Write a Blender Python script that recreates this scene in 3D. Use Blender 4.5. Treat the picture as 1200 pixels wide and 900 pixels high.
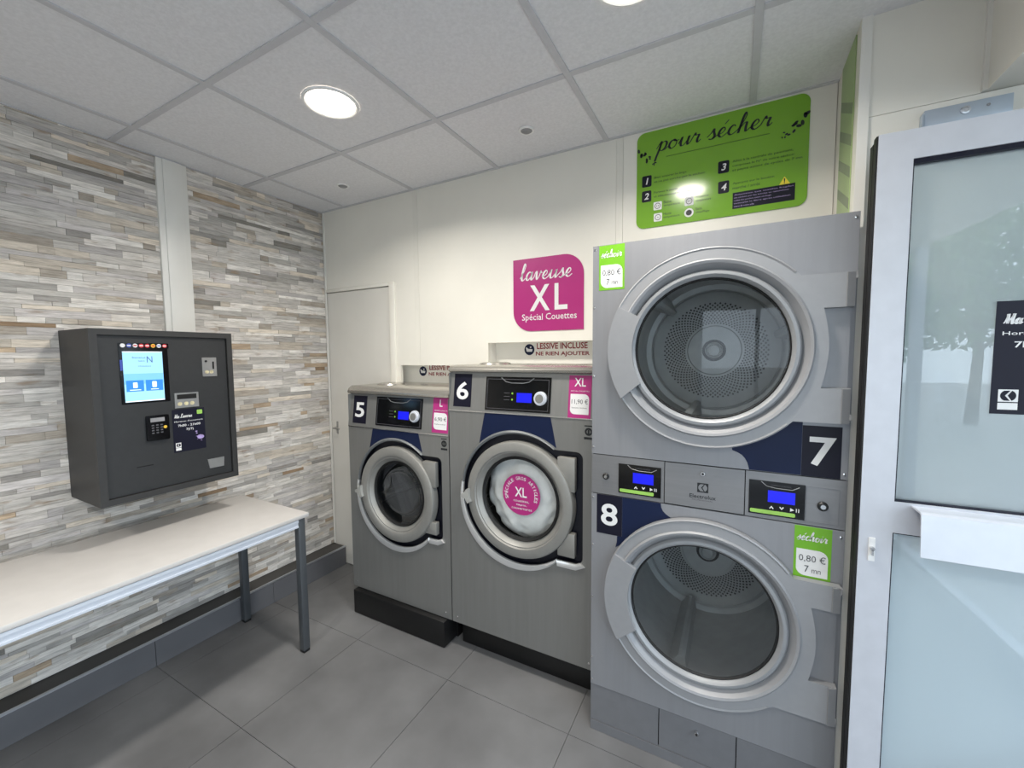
import bpy, bmesh, math, random
from mathutils import Vector, Matrix, noise
from mathutils.geometry import tessellate_polygon

for o in list(bpy.data.objects):
    bpy.data.objects.remove(o, do_unlink=True)
scene = bpy.context.scene
COL = scene.collection
R = math.radians
rnd = random.Random(7)

# ------------------------------------------------------------------ camera, sky, exposure
CAM_H = 1.52
cam_d = bpy.data.cameras.new('camera')
cam_d.sensor_width = 36.0
cam_d.lens = 484.79 / 1200 * 36.0
cam_d.clip_start = 0.02
cam = bpy.data.objects.new('camera', cam_d)
COL.objects.link(cam)
_p, _r, _w = R(3.902), R(-0.4385), R(28.222)
_f = Vector((-math.sin(_w) * math.cos(_p), math.cos(_w) * math.cos(_p), -math.sin(_p)))
_rt = Vector((math.cos(_w), math.sin(_w), 0))
_up = _rt.cross(_f)
_rt2 = math.cos(_r) * _rt + math.sin(_r) * _up
_up2 = -math.sin(_r) * _rt + math.cos(_r) * _up
_m = Matrix((_rt2, _up2, -_f)).transposed().to_4x4()
_m.translation = (0, 0, CAM_H)
cam.matrix_world = _m
scene.camera = cam

world = bpy.data.worlds.new('overcast_sky')
scene.world = world
world.use_nodes = True
_bg = world.node_tree.nodes['Background']
_bg.inputs['Color'].default_value = (0.75, 0.875, 1.0, 1)
_bg.inputs['Strength'].default_value = 3.2

# the open shopfront lets the sky in (portal only guides sampling, it emits nothing itself)
_pl = bpy.data.lights.new('shopfront_portal', 'AREA')
_pl.shape = 'RECTANGLE'; _pl.size = 2.24; _pl.size_y = 3.4
_pl.cycles.is_portal = True
_po = bpy.data.objects.new('shopfront_portal', _pl)
COL.objects.link(_po)
_po.location = (1.36, -0.2, 1.12)
_po.rotation_euler = (0, R(90), 0)

_pl2 = bpy.data.lights.new('front_window_portal', 'AREA')
_pl2.shape = 'RECTANGLE'; _pl2.size = 1.66; _pl2.size_y = 2.1
_pl2.cycles.is_portal = True
_po2 = bpy.data.objects.new('front_window_portal', _pl2)
COL.objects.link(_po2)
_po2.location = (.47, -2.24, 1.17)
_po2.rotation_euler = (R(90), 0, 0)

scene.view_settings.view_transform = 'Standard'
scene.view_settings.look = 'None'
scene.view_settings.gamma = 1.0
scene.view_settings.use_curve_mapping = False
scene.view_settings.exposure = 0.18
LAMP_W = 13.0

# ------------------------------------------------------------------ materials
def lin(c):
    return tuple(((v / 255) / 12.92 if v / 255 <= 0.04045 else ((v / 255 + 0.055) / 1.055) ** 2.4) for v in c)

MATS = {}
def mat(name, rgb, rough=0.5, metal=0.0, var=0.0, scale=20.0, bump=0.0, bscale=200.0, stretch=(1, 1, 1),
        emit=0.0, spec=0.5, coat=0.0, alt=None):
    m = bpy.data.materials.new(name)
    m.use_nodes = True
    nt = m.node_tree
    b = nt.nodes['Principled BSDF']
    c = lin(rgb)
    b.inputs['Base Color'].default_value = (*c, 1)
    b.inputs['Roughness'].default_value = rough
    b.inputs['Metallic'].default_value = metal
    b.inputs['Specular IOR Level'].default_value = spec
    b.inputs['Coat Weight'].default_value = coat
    tc = None
    if var > 0 or bump > 0:
        tc = nt.nodes.new('ShaderNodeTexCoord')
        mp = nt.nodes.new('ShaderNodeMapping')
        mp.inputs['Scale'].default_value = stretch
        nt.links.new(tc.outputs['Object'], mp.inputs['Vector'])
    if var > 0:
        n = nt.nodes.new('ShaderNodeTexNoise')
        n.inputs['Scale'].default_value = scale
        n.inputs['Detail'].default_value = 5
        nt.links.new(mp.outputs['Vector'], n.inputs['Vector'])
        ra = nt.nodes.new('ShaderNodeValToRGB')
        d = alt and lin(alt) or tuple(v * (1 - var) for v in c)
        ra.color_ramp.elements[0].position = 0.32
        ra.color_ramp.elements[1].position = 0.68
        ra.color_ramp.elements[0].color = (*d, 1)
        ra.color_ramp.elements[1].color = (*tuple(min(1, v * (1 + (0 if alt else var))) for v in c), 1)
        nt.links.new(n.outputs['Fac'], ra.inputs['Fac'])
        nt.links.new(ra.outputs['Color'], b.inputs['Base Color'])
    if bump > 0:
        n2 = nt.nodes.new('ShaderNodeTexNoise')
        n2.inputs['Scale'].default_value = bscale
        n2.inputs['Detail'].default_value = 3
        nt.links.new(mp.outputs['Vector'], n2.inputs['Vector'])
        bp = nt.nodes.new('ShaderNodeBump')
        bp.inputs['Strength'].default_value = bump
        bp.inputs['Distance'].default_value = 0.002
        nt.links.new(n2.outputs['Fac'], bp.inputs['Height'])
        nt.links.new(bp.outputs['Normal'], b.inputs['Normal'])
    if emit > 0:
        b.inputs['Emission Color'].default_value = (*c, 1)
        b.inputs['Emission Strength'].default_value = emit
    MATS[name] = m
    return m

def glass_mat(name, tint, refl=1.0, frost=0.0, frost_rgb=(220, 232, 240), rough=0.0, ior=1.5):
    m = bpy.data.materials.new(name)
    m.use_nodes = True
    nt = m.node_tree
    nt.nodes.clear()
    out = nt.nodes.new('ShaderNodeOutputMaterial')
    tr = nt.nodes.new('ShaderNodeBsdfTransparent')
    tr.inputs['Color'].default_value = (*tint, 1)
    gl = nt.nodes.new('ShaderNodeBsdfGlossy')
    gl.inputs['Roughness'].default_value = rough
    fr = nt.nodes.new('ShaderNodeFresnel')
    fr.inputs['IOR'].default_value = ior
    mu = nt.nodes.new('ShaderNodeMath'); mu.operation = 'MULTIPLY'
    mu.inputs[1].default_value = refl
    nt.links.new(fr.outputs['Fac'], mu.inputs[0])
    base = tr.outputs['BSDF']
    if frost > 0:
        df = nt.nodes.new('ShaderNodeBsdfDiffuse')
        df.inputs['Color'].default_value = (*lin(frost_rgb), 1)
        tl = nt.nodes.new('ShaderNodeBsdfTranslucent')
        tl.inputs['Color'].default_value = (*lin(frost_rgb), 1)
        mx0 = nt.nodes.new('ShaderNodeMixShader'); mx0.inputs['Fac'].default_value = 0.35
        nt.links.new(df.outputs['BSDF'], mx0.inputs[1]); nt.links.new(tl.outputs['BSDF'], mx0.inputs[2])
        mx1 = nt.nodes.new('ShaderNodeMixShader'); mx1.inputs['Fac'].default_value = frost
        nt.links.new(base, mx1.inputs[1]); nt.links.new(mx0.outputs['Shader'], mx1.inputs[2])
        base = mx1.outputs['Shader']
    mx = nt.nodes.new('ShaderNodeMixShader')
    nt.links.new(mu.outputs['Value'], mx.inputs['Fac'])
    nt.links.new(base, mx.inputs[1]); nt.links.new(gl.outputs['BSDF'], mx.inputs[2])
    nt.links.new(mx.outputs['Shader'], out.inputs['Surface'])
    MATS[name] = m
    return m

mat('wall_white', (230, 227, 218), 0.45, var=0.03, scale=3, bump=0.04, bscale=120)
mat('door_white', (216, 213, 206), 0.4, var=0.03, scale=4)
mat('trim_white', (226, 224, 218), 0.4, var=0.02, scale=6)
mat('niche_white', (240, 238, 231), 0.45, var=0.02, scale=5)
mat('strip_cream', (228, 225, 216), 0.45, var=0.03, scale=5)
mat('ceiling_tile', (224, 224, 227), 0.9, var=0.05, scale=90, bump=0.25, bscale=260)
mat('ceiling_bar', (196, 196, 200), 0.6, var=0.03, scale=30)
mat('plaster', (170, 168, 164), 0.9, var=0.05, scale=4)
mat('floor_tile', (122, 122, 123), 0.45, var=0.16, scale=2.2, bump=0.05, bscale=60, alt=(92, 92, 93))
mat('floor_grout', (100, 100, 101), 0.8, var=0.05)
mat('ledge_tile', (98, 98, 101), 0.45, var=0.08, scale=5)
mat('ledge_top', (70, 68, 66), 0.6, var=0.12, scale=6)
mat('aluminium', (205, 208, 214), 0.32, 0.9, var=0.04, scale=30)
mat('door_metal', (198, 200, 207), 0.42, 0.25, var=0.03, scale=20)
mat('handle_metal', (214, 218, 226), 0.35, 0.3, var=0.02)
mat('bracket_steel', (190, 202, 216), 0.35, 0.5, var=0.06, scale=12)
mat('rail_alu', (206, 212, 222), 0.4, 0.15, var=0.03, scale=20)
mat('table_white', (202, 199, 196), 0.42, var=0.025, scale=14)
mat('leg_grey', (88, 92, 96), 0.4, 0.45, var=0.06, scale=10)
mat('black_plastic', (14, 14, 16), 0.4, var=0.1)
mat('black_rubber', (10, 10, 11), 0.6, var=0.1)
mat('gloss_black', (6, 6, 8), 0.12, var=0.1)
mat('plinth_black', (9, 9, 10), 0.45, var=0.3, scale=40, bump=0.2, bscale=90)
mat('washer_grey', (138, 138, 136), 0.42, 0.55, var=0.035, scale=60, stretch=(1, 1, 0.05))
mat('washer_door', (148, 147, 143), 0.44, 0.4, var=0.03, scale=40)
mat('washer_lip', (118, 121, 123), 0.5, 0.3, var=0.03)
mat('steel_cap', (186, 182, 174), 0.25, 0.8, var=0.05, scale=50, stretch=(0.05, 1, 1))
mat('rim_satin', (222, 222, 222), 0.3, 0.6, var=0.02)
mat('chrome', (225, 225, 225), 0.16, 1.0, var=0.02)
mat('dryer_grey', (142, 143, 147), 0.42, 0.35, var=0.025, scale=70, stretch=(1, 1, 0.05))
mat('dryer_door', (148, 149, 152), 0.46, 0.22, var=0.02, scale=40)
mat('dryer_kick', (124, 125, 129), 0.45, 0.4, var=0.03, scale=30)
mat('dryer_plate', (136, 136, 138), 0.38, 0.55, var=0.04, scale=80, stretch=(0.04, 1, 1))
mat('ring_grey', (144, 146, 149), 0.46, 0.25, var=0.02)
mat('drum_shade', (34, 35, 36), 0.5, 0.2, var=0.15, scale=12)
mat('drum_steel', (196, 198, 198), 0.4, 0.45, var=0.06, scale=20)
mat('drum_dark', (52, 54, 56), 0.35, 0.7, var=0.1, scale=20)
mat('hole_black', (8, 8, 8), 0.8, var=0.1)
mat('navy', (8, 24, 58), 0.5, spec=0.3, var=0.04, scale=15)
mat('label_navy', (12, 12, 32), 0.5, spec=0.3, var=0.05)
mat('well_navy', (10, 12, 26), 0.45, var=0.15)
mat('print_white', (224, 224, 224), 0.5, var=0.02)
mat('print_black', (22, 26, 30), 0.5, var=0.05)
mat('print_grey', (78, 78, 82), 0.5, var=0.03)
mat('print_red', (140, 30, 42), 0.5, var=0.05)
mat('print_green_dark', (26, 46, 18), 0.5, var=0.05)
mat('magenta', (170, 44, 118), 0.35, var=0.03, scale=6)
mat('sticker_green', (110, 172, 34), 0.4, var=0.03)
mat('sign_green', (122, 172, 52), 0.14, var=0.03, scale=5)
mat('sign_green_dull', (158, 178, 128), 0.4, var=0.05, scale=5)
mat('sign_grey', (126, 138, 112), 0.45, var=0.05)
mat('warning_yellow', (238, 218, 60), 0.4, var=0.03)
mat('lcd_blue', (14, 18, 200), 0.3, emit=0.6)
mat('lcd_pale', (90, 105, 250), 0.3, emit=1.0)
mat('led_green', (120, 170, 60), 0.4, emit=0.2)
mat('lime', (150, 196, 90), 0.45, var=0.05)
mat('kiosk', (52, 52, 52), 0.5, 0.15, var=0.05, scale=40, bump=0.08, bscale=300)
mat('kiosk_door', (46, 47, 48), 0.48, 0.15, var=0.05, scale=40, bump=0.08, bscale=300)
mat('screen_sky', (150, 204, 240), 0.3, emit=0.45)
mat('screen_white', (226, 240, 250), 0.3, emit=0.5)
mat('screen_blue', (48, 124, 216), 0.3, emit=0.5)
mat('screen_mid', (118, 182, 234), 0.3, emit=0.45)
mat('screen_ink', (70, 100, 150), 0.3, emit=0.3)
mat('steel_plate', (168, 168, 166), 0.35, 0.7, var=0.06)
mat('flag_red', (200, 40, 50), 0.4, var=0.05)
mat('flag_blue', (60, 80, 170), 0.4, var=0.05)
mat('flag_yellow', (220, 180, 60), 0.4, var=0.05)
mat('brass', (206, 196, 160), 0.4, 0.2, var=0.2, scale=90)
mat('handle_grey', (176, 176, 172), 0.4, 0.3, var=0.03)
mat('lilac', (168, 150, 200), 0.4, var=0.15, scale=40)
mat('duvet', (240, 240, 237), 0.85, var=0.06, scale=25, bump=0.2, bscale=80)
mat('lamp_glow', (255, 244, 226), 0.5, emit=9.0)
mat('lamp_ring', (236, 236, 236), 0.4, var=0.02)
mat('spot_grey', (140, 140, 142), 0.4, var=0.1)
mat('box_grey', (168, 176, 178), 0.45, var=0.1, scale=60)
mat('pavement', (176, 174, 170), 0.8, var=0.1, scale=3)
mat('asphalt', (84, 86, 90), 0.8, var=0.1, scale=8)
glass_mat('dryer_glass', (0.62, 0.64, 0.65), 1.0)
glass_mat('washer_glass', (0.92, 0.93, 0.93), 0.22)
glass_mat('door_glass', (0.88, 0.95, 0.97), 2.4, frost=0.4, frost_rgb=(232, 242, 248))
glass_mat('door_glass_low', (0.88, 0.95, 0.97), 2.8, frost=0.75, frost_rgb=(226, 242, 250), rough=0.02)

# stone: colour per stone from an attribute, streaks and grain from noise
def stone_mat():
    m = bpy.data.materials.new('stone'); m.use_nodes = True
    nt = m.node_tree; b = nt.nodes['Principled BSDF']
    b.inputs['Roughness'].default_value = 0.85
    at = nt.nodes.new('ShaderNodeAttribute'); at.attribute_name = 'Col'
    tc = nt.nodes.new('ShaderNodeTexCoord')
    mp = nt.nodes.new('ShaderNodeMapping'); mp.inputs['Scale'].default_value = (1, 7, 40)
    n = nt.nodes.new('ShaderNodeTexNoise'); n.inputs['Scale'].default_value = 2.2; n.inputs['Detail'].default_value = 6
    nt.links.new(tc.outputs['Object'], mp.inputs['Vector']); nt.links.new(mp.outputs['Vector'], n.inputs['Vector'])
    ra = nt.nodes.new('ShaderNodeValToRGB')
    ra.color_ramp.elements[0].position = 0.3; ra.color_ramp.elements[0].color = (0.80, 0.79, 0.78, 1)
    ra.color_ramp.elements[1].position = 0.65; ra.color_ramp.elements[1].color = (1.1, 1.09, 1.08, 1)
    nt.links.new(n.outputs['Fac'], ra.inputs['Fac'])
    mx = nt.nodes.new('ShaderNodeMix'); mx.data_type = 'RGBA'; mx.blend_type = 'MULTIPLY'
    mx.inputs['Factor'].default_value = 0.9
    nt.links.new(at.outputs['Color'], mx.inputs['A']); nt.links.new(ra.outputs['Color'], mx.inputs['B'])
    mp3 = nt.nodes.new('ShaderNodeMapping'); mp3.inputs['Scale'].default_value = (1, 6, 26)
    nt.links.new(tc.outputs['Object'], mp3.inputs['Vector'])
    n3 = nt.nodes.new('ShaderNodeTexNoise'); n3.inputs['Scale'].default_value = 1.6; n3.inputs['Detail'].default_value = 7
    nt.links.new(mp3.outputs['Vector'], n3.inputs['Vector'])
    r3 = nt.nodes.new('ShaderNodeValToRGB')
    r3.color_ramp.elements[0].position = 0.60; r3.color_ramp.elements[0].color = (0, 0, 0, 1)
    r3.color_ramp.elements[1].position = 0.74; r3.color_ramp.elements[1].color = (.75, .75, .75, 1)
    nt.links.new(n3.outputs['Fac'], r3.inputs['Fac'])
    mx3 = nt.nodes.new('ShaderNodeMix'); mx3.data_type = 'RGBA'
    mx3.inputs['B'].default_value = (*lin((150, 128, 104)), 1)
    nt.links.new(r3.outputs['Color'], mx3.inputs['Factor']); nt.links.new(mx.outputs['Result'], mx3.inputs['A'])
    mp4 = nt.nodes.new('ShaderNodeMapping'); mp4.inputs['Scale'].default_value = (1, 5, 90)
    nt.links.new(tc.outputs['Object'], mp4.inputs['Vector'])
    n4 = nt.nodes.new('ShaderNodeTexNoise'); n4.inputs['Scale'].default_value = 2.0; n4.inputs['Detail'].default_value = 8; n4.inputs['Roughness'].default_value = .7
    nt.links.new(mp4.outputs['Vector'], n4.inputs['Vector'])
    r4 = nt.nodes.new('ShaderNodeValToRGB')
    r4.color_ramp.elements[0].position = 0.34; r4.color_ramp.elements[0].color = (.72, .71, .70, 1)
    r4.color_ramp.elements[1].position = 0.52; r4.color_ramp.elements[1].color = (1.03, 1.03, 1.03, 1)
    nt.links.new(n4.outputs['Fac'], r4.inputs['Fac'])
    mx4 = nt.nodes.new('ShaderNodeMix'); mx4.data_type = 'RGBA'; mx4.blend_type = 'MULTIPLY'; mx4.inputs['Factor'].default_value = 1
    nt.links.new(mx3.outputs['Result'], mx4.inputs['A']); nt.links.new(r4.outputs['Color'], mx4.inputs['B'])
    nt.links.new(mx4.outputs['Result'], b.inputs['Base Color'])
    n2 = nt.nodes.new('ShaderNodeTexNoise'); n2.inputs['Scale'].default_value = 5; n2.inputs['Detail'].default_value = 8
    nt.links.new(mp.outputs['Vector'], n2.inputs['Vector'])
    bp = nt.nodes.new('ShaderNodeBump'); bp.inputs['Strength'].default_value = 0.5; bp.inputs['Distance'].default_value = 0.004
    nt.links.new(n2.outputs['Fac'], bp.inputs['Height']); nt.links.new(bp.outputs['Normal'], b.inputs['Normal'])
    MATS['stone'] = m
stone_mat()

# ------------------------------------------------------------------ mesh helpers (all shapes given in room coordinates)
ORG = {}
def tag(o, label=None, cat=None, group=None, kind=None):
    if label: o['label'] = label
    if cat: o['category'] = cat
    if group: o['group'] = group
    if kind: o['kind'] = kind
    return o

def thing(name, loc, label, cat, group=None, kind=None):
    o = bpy.data.objects.new(name, None)
    o.empty_display_size = 0.1
    COL.objects.link(o)
    o.location = loc
    ORG[o] = Vector(loc)
    return tag(o, label, cat, group, kind)

def mk(name, bm, m, parent=None, smooth=None, loc=None, label=None):
    me = bpy.data.meshes.new(name)
    bmesh.ops.recalc_face_normals(bm, faces=bm.faces[:])
    org = ORG[parent] if parent is not None else Vector(loc or (0, 0, 0))
    for v in bm.verts:
        v.co -= org
    bm.to_mesh(me); bm.free()
    me.materials.append(MATS[m])
    if smooth is not None:
        for p in me.polygons: p.use_smooth = True
        me.set_sharp_from_angle(angle=R(smooth))
    o = bpy.data.objects.new(name, me)
    COL.objects.link(o)
    if parent is not None: o.parent = parent
    else: o.location = org
    ORG[o] = org
    if label: o['label'] = label
    return o

def box(bm, x0, x1, y0, y1, z0, z1, bev=0.0):
    b = bm if bev == 0 else bmesh.new()
    vs = [b.verts.new(p) for p in ((x0, y0, z0), (x1, y0, z0), (x1, y1, z0), (x0, y1, z0), (x0, y0, z1), (x1, y0, z1), (x1, y1, z1), (x0, y1, z1))]
    for f in ((0, 3, 2, 1), (4, 5, 6, 7), (0, 1, 5, 4), (1, 2, 6, 5), (2, 3, 7, 6), (3, 0, 4, 7)):
        b.faces.new([vs[i] for i in f])
    if bev:
        bmesh.ops.bevel(b, geom=b.edges[:], offset=bev, segments=2, affect='EDGES', profile=0.5)
        merge(bm, b)
    return bm

def merge(bm, b):
    mp = {}
    for v in b.verts: mp[v] = bm.verts.new(v.co)
    for f in b.faces:
        try: bm.faces.new([mp[v] for v in f.verts])
        except ValueError: pass
    b.free()

def B(name, m, parent, *a, bev=0.0, label=None, smooth=None, loc=None):
    bm = bmesh.new(); box(bm, *a, bev=bev)
    return mk(name, bm, m, parent, smooth=(40 if bev else smooth), label=label, loc=loc)

# surface maps: (u, v, d) -> room point; d is the height off the surface towards the viewer
def facing(Y):            # surface facing the room from the back wall side
    return lambda u, v, d: (u, Y - d, v)
def facing_left(X):       # surface on the left wall looking into the room
    return lambda u, v, d: (X + d, u, v)
def leaning(Y, z0, z1, lean):
    return lambda u, v, d: (u, Y + lean * (v - z0) / (z1 - z0) - d, v)

def plate(bm, loops, fm, d0, d1):
    pts = [p for l in loops for p in l]
    tris = tessellate_polygon([[Vector((p[0], p[1], 0)) for p in l] for l in loops])
    f = [bm.verts.new(fm(p[0], p[1], d1)) for p in pts]
    k = [bm.verts.new(fm(p[0], p[1], d0)) for p in pts]
    for t in tris:
        try:
            bm.faces.new([f[i] for i in t]); bm.faces.new([k[i] for i in reversed(t)])
        except ValueError: pass
    s = 0
    for l in loops:
        n = len(l)
        for i in range(n):
            a, b = s + i, s + (i + 1) % n
            bm.faces.new((f[a], f[b], k[b], k[a]))
        s += n
    return bm

def PL(name, m, parent, loops, fm, d0=0.0, d1=0.001, smooth=None, label=None, loc=None):
    if not isinstance(loops[0][0], (tuple, list)): loops = [loops]
    bm = bmesh.new(); plate(bm, loops, fm, d0, d1)
    return mk(name, bm, m, parent, smooth=smooth, label=label, loc=loc)

def rect(u0, u1, v0, v1): return [(u0, v0), (u1, v0), (u1, v1), (u0, v1)]
def arc(cu, cv, r, a0, a1, n):
    return [(cu + r * math.cos(R(a0 + (a1 - a0) * i / n)), cv + r * math.sin(R(a0 + (a1 - a0) * i / n))) for i in range(n + 1)]
def circle(cu, cv, r, n=40): return arc(cu, cv, r, 0, 360, n)[:-1]
def rrect(u0, u1, v0, v1, bl=0, br=0, tr=0, tl=0, n=6):
    p = []
    for (cx, cy, r, a) in ((u0 + bl, v0 + bl, bl, 180), (u1 - br, v0 + br, br, 270), (u1 - tr, v1 - tr, tr, 0), (u0 + tl, v1 - tl, tl, 90)):
        p += arc(cx, cy, r, a, a + 90, n) if r > 0 else [(cx, cy)]
    return p

def lathe(bm, prof, cx, cz, n=64, a0=0, a1=360, axis='y', cy=0):
    """profile of (radius, depth) turned about an axis along y (or z) through the centre"""
    full = abs(a1 - a0) >= 360
    rings = []
    for i in range(n if full else n + 1):
        a = R(a0 + (a1 - a0) * i / n)
        if axis == 'y':
            rings.append([bm.verts.new((cx + r * math.cos(a), y, cz + r * math.sin(a))) for r, y in prof])
        else:
            rings.append([bm.verts.new((cx + r * math.cos(a), cy + r * math.sin(a), y)) for r, y in prof])
    for i in range(n):
        A, Bq = rings[i], rings[(i + 1) % len(rings)]
        for j in range(len(prof) - 1):
            if prof[j][0] < 1e-6 and prof[j + 1][0] < 1e-6: continue
            try: bm.faces.new((A[j], A[j + 1], Bq[j + 1], Bq[j]))
            except ValueError: pass
    bmesh.ops.remove_doubles(bm, verts=bm.verts[:], dist=1e-6)
    return bm

def LA(name, m, parent, prof, cx, cz, n=64, a0=0, a1=360, axis='y', cy=0, smooth=35, label=None):
    bm = bmesh.new(); lathe(bm, prof, cx, cz, n, a0, a1, axis, cy)
    return mk(name, bm, m, parent, smooth=smooth, label=label)

def tube(bm, pts, r, n=8):
    pts = [Vector(p) for p in pts]
    rings = []
    for i, p in enumerate(pts):
        t = (pts[min(i + 1, len(pts) - 1)] - pts[max(i - 1, 0)]).normalized()
        s = t.cross(Vector((0, 1, 0)))
        if s.length < 1e-3: s = t.cross(Vector((1, 0, 0)))
        s.normalize(); q = s.cross(t)
        rr = r[i] if isinstance(r, (list, tuple)) else r
        rings.append([bm.verts.new(p + rr * (math.cos(2 * math.pi * k / n) * s + math.sin(2 * math.pi * k / n) * q)) for k in range(n)])
    for a, b in zip(rings[:-1], rings[1:]):
        for k in range(n): bm.faces.new((a[k], a[(k + 1) % n], b[(k + 1) % n], b[k]))
    bm.faces.new(rings[0]); bm.faces.new(list(reversed(rings[-1])))
    return bm

# ------------------------------------------------------------------ printed lettering
def text_mesh(s, bold=0.0):
    cu = bpy.data.curves.new('lettering', 'FONT')
    cu.body = s; cu.resolution_u = 5 if len(s) < 4 else 2; cu.offset = bold
    cu.size = 1.0
    o = bpy.data.objects.new('lettering', cu)
    me = bpy.data.meshes.new_from_object(o)
    bpy.data.objects.remove(o); bpy.data.curves.remove(cu)
    return me

def text_into(bm, s, u0, u1, v0, v1, fm, d, bold=0.0, slant=0.0, rot=None, keep=False, align='c'):
    """print s so that its ink fills the box u0..u1, v0..v1 (keep: keep the letters' own proportions)"""
    me = text_mesh(s, bold)
    xs = [v.co.x for v in me.vertices]; ys = [v.co.y for v in me.vertices]
    if not xs: return bm
    x0, x1, y0, y1 = min(xs), max(xs), min(ys), max(ys)
    su, sv = (u1 - u0) / max(1e-6, x1 - x0), (v1 - v0) / max(1e-6, y1 - y0)
    ou = u0
    if keep:
        w = u1 - u0; su = min(su, sv); sv = su
        ou = u0 + ((w - (x1 - x0) * su) / 2 if align == 'c' else 0)
    vs = []
    for v in me.vertices:
        u = ou + (v.co.x - x0) * su; w = v0 + (v.co.y - y0) * sv
        u += slant * (w - v0)
        if rot:
            cu_, cv_, a = rot
            du, dv = u - cu_, w - cv_
            u, w = cu_ + du * math.cos(a) - dv * math.sin(a), cv_ + du * math.sin(a) + dv * math.cos(a)
        vs.append(bm.verts.new(fm(u, w, d)))
    for p in me.polygons:
        try: bm.faces.new([vs[i] for i in p.vertices])
        except ValueError: pass
    bpy.data.meshes.remove(me)
    return bm

def TX(s, u0, u1, v0, v1, m, parent, fm, d=0.0016, bold=0.0, slant=0.0, keep=False, name='lettering', align='c', label=None):
    bm = bmesh.new(); text_into(bm, s, u0, u1, v0, v1, fm, d, bold, slant, None, keep, align)
    return mk(name, bm, m, parent, label=label)

GLYPH = {
 'p': (1.0, [[(0, .3), (.22, .85), (.34, 1.05), (.3, .4), (.16, -.5), (.08, -1.1)], [(.24, .15), (.36, .7), (.62, 1.02), (.84, .8), (.78, .3), (.55, 0), (.32, .12)], [(.55, 0), (.8, .08), (1.0, .3)]]),
 'o': (.92, [[(.5, .98), (.2, .78), (.12, .3), (.36, 0), (.66, .22), (.72, .7), (.5, .98), (.58, .78), (.92, .8)], [(0, .3), (.14, .42)]]),
 'u': (1.05, [[(0, .3), (.18, .85), (.24, .98), (.2, .4), (.3, .03), (.52, .12), (.74, .55), (.84, 1.0), (.78, .4), (.85, .03), (1.05, .3)]]),
 'r': (.85, [[(0, .3), (.2, .95), (.26, 1.1), (.36, .86), (.62, .86), (.54, .4), (.62, .03), (.85, .3)]]),
 's': (.8, [[(0, .3), (.28, .65), (.44, 1.08), (.5, .7), (.62, .32), (.44, 0), (.16, .08)], [(.44, 0), (.62, .08), (.8, .3)]]),
 'e': (.78, [[(0, .3), (.34, .4), (.58, .72), (.44, 1.0), (.2, .75), (.14, .28), (.4, 0), (.78, .3)]]),
 'c': (.76, [[(.6, .82), (.44, 1.0), (.2, .75), (.13, .28), (.38, 0), (.76, .3)], [(0, .3), (.14, .4)]]),
 'h': (1.0, [[(0, .3), (.34, 1.0), (.52, 1.7), (.42, 2.05), (.3, 1.6), (.22, .8), (.16, 0)], [(.2, .4), (.46, .92), (.66, .94), (.66, .45), (.74, .03), (1.0, .3)]]),
 'l': (.66, [[(0, .3), (.34, 1.0), (.5, 1.75), (.38, 2.05), (.26, 1.5), (.2, .4), (.36, 0), (.66, .3)]]),
 'a': (1.02, [[(.66, .84), (.42, 1.0), (.16, .65), (.18, .12), (.4, .05), (.62, .5), (.72, 1.0), (.68, .4), (.76, .02), (1.02, .3)], [(0, .3), (.16, .4)]]),
 'v': (.92, [[(0, .3), (.14, .9), (.26, .92), (.3, .35), (.42, .02), (.64, .5), (.68, 1.0), (.78, .8), (.92, .82)]]),
 'i': (.52, [[(0, .3), (.2, .95), (.16, .4), (.26, .02), (.52, .3)], [(.26, 1.35), (.3, 1.45)]]),
 'M': (1.5, [[(0, .1), (.16, .4), (.34, 1.9)], [(.34, 1.9), (.46, .9), (.56, .05)], [(.56, .05), (.8, .9), (1.12, 1.95)], [(1.12, 1.95), (1.1, .8), (1.2, .02), (1.5, .3)]]),
 'L': (1.2, [[(.98, 1.6), (.86, 2.0), (.6, 1.8), (.48, .9), (.3, .12), (.06, .1), (.2, .3), (.6, .02), (1.2, .25)]]),
 ' ': (.5, []),
}
GLYPH['é'] = (GLYPH['e'][0], GLYPH['e'][1] + [[(.46, 1.3), (.7, 1.7)]])

def script_into(bm, s, u0, u1, v0, xh, fm, d, w=0.13, slant=0.3):
    """flowing brush lettering: s from u0 to u1 on baseline v0 with letters xh high"""
    x = 0; strokes = []
    for ch in s:
        gw, st = GLYPH[ch]
        strokes += [[(x + a, b) for a, b in q] for q in st]
        x += gw
    k = (u1 - u0) / x
    for q in strokes:
        P = []
        n = len(q)
        for i in range(n - 1):
            p0, p1, p2, p3 = q[max(i - 1, 0)], q[i], q[i + 1], q[min(i + 2, n - 1)]
            for t in (0, .2, .4, .6, .8):
                P.append(tuple(0.5 * (2 * p1[j] + (p2[j] - p0[j]) * t + (2 * p0[j] - 5 * p1[j] + 4 * p2[j] - p3[j]) * t * t + (3 * p1[j] - p0[j] - 3 * p2[j] + p3[j]) * t ** 3) for j in (0, 1)))
        P.append(q[-1])
        L_, R_ = [], []
        for i, (a, b) in enumerate(P):
            da = P[min(i + 1, len(P) - 1)][0] - P[max(i - 1, 0)][0]; db = P[min(i + 1, len(P) - 1)][1] - P[max(i - 1, 0)][1]
            ln = math.hypot(da, db) or 1
            hw = w * (0.42 + 0.5 * max(0, -db / ln)) * 0.5 / 0.6
            na, nb = -db / ln * hw, da / ln * hw
            for lst, sg in ((L_, 1), (R_, -1)):
                aa, bb = a + sg * na, b + sg * nb
                lst.append(bm.verts.new(fm(u0 + k * (aa + slant * bb * xh / k * 0.6), v0 + xh * bb, d)))
        for i in range(len(P) - 1):
            bm.faces.new((L_[i], L_[i + 1], R_[i + 1], R_[i]))
    return bm

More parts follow.
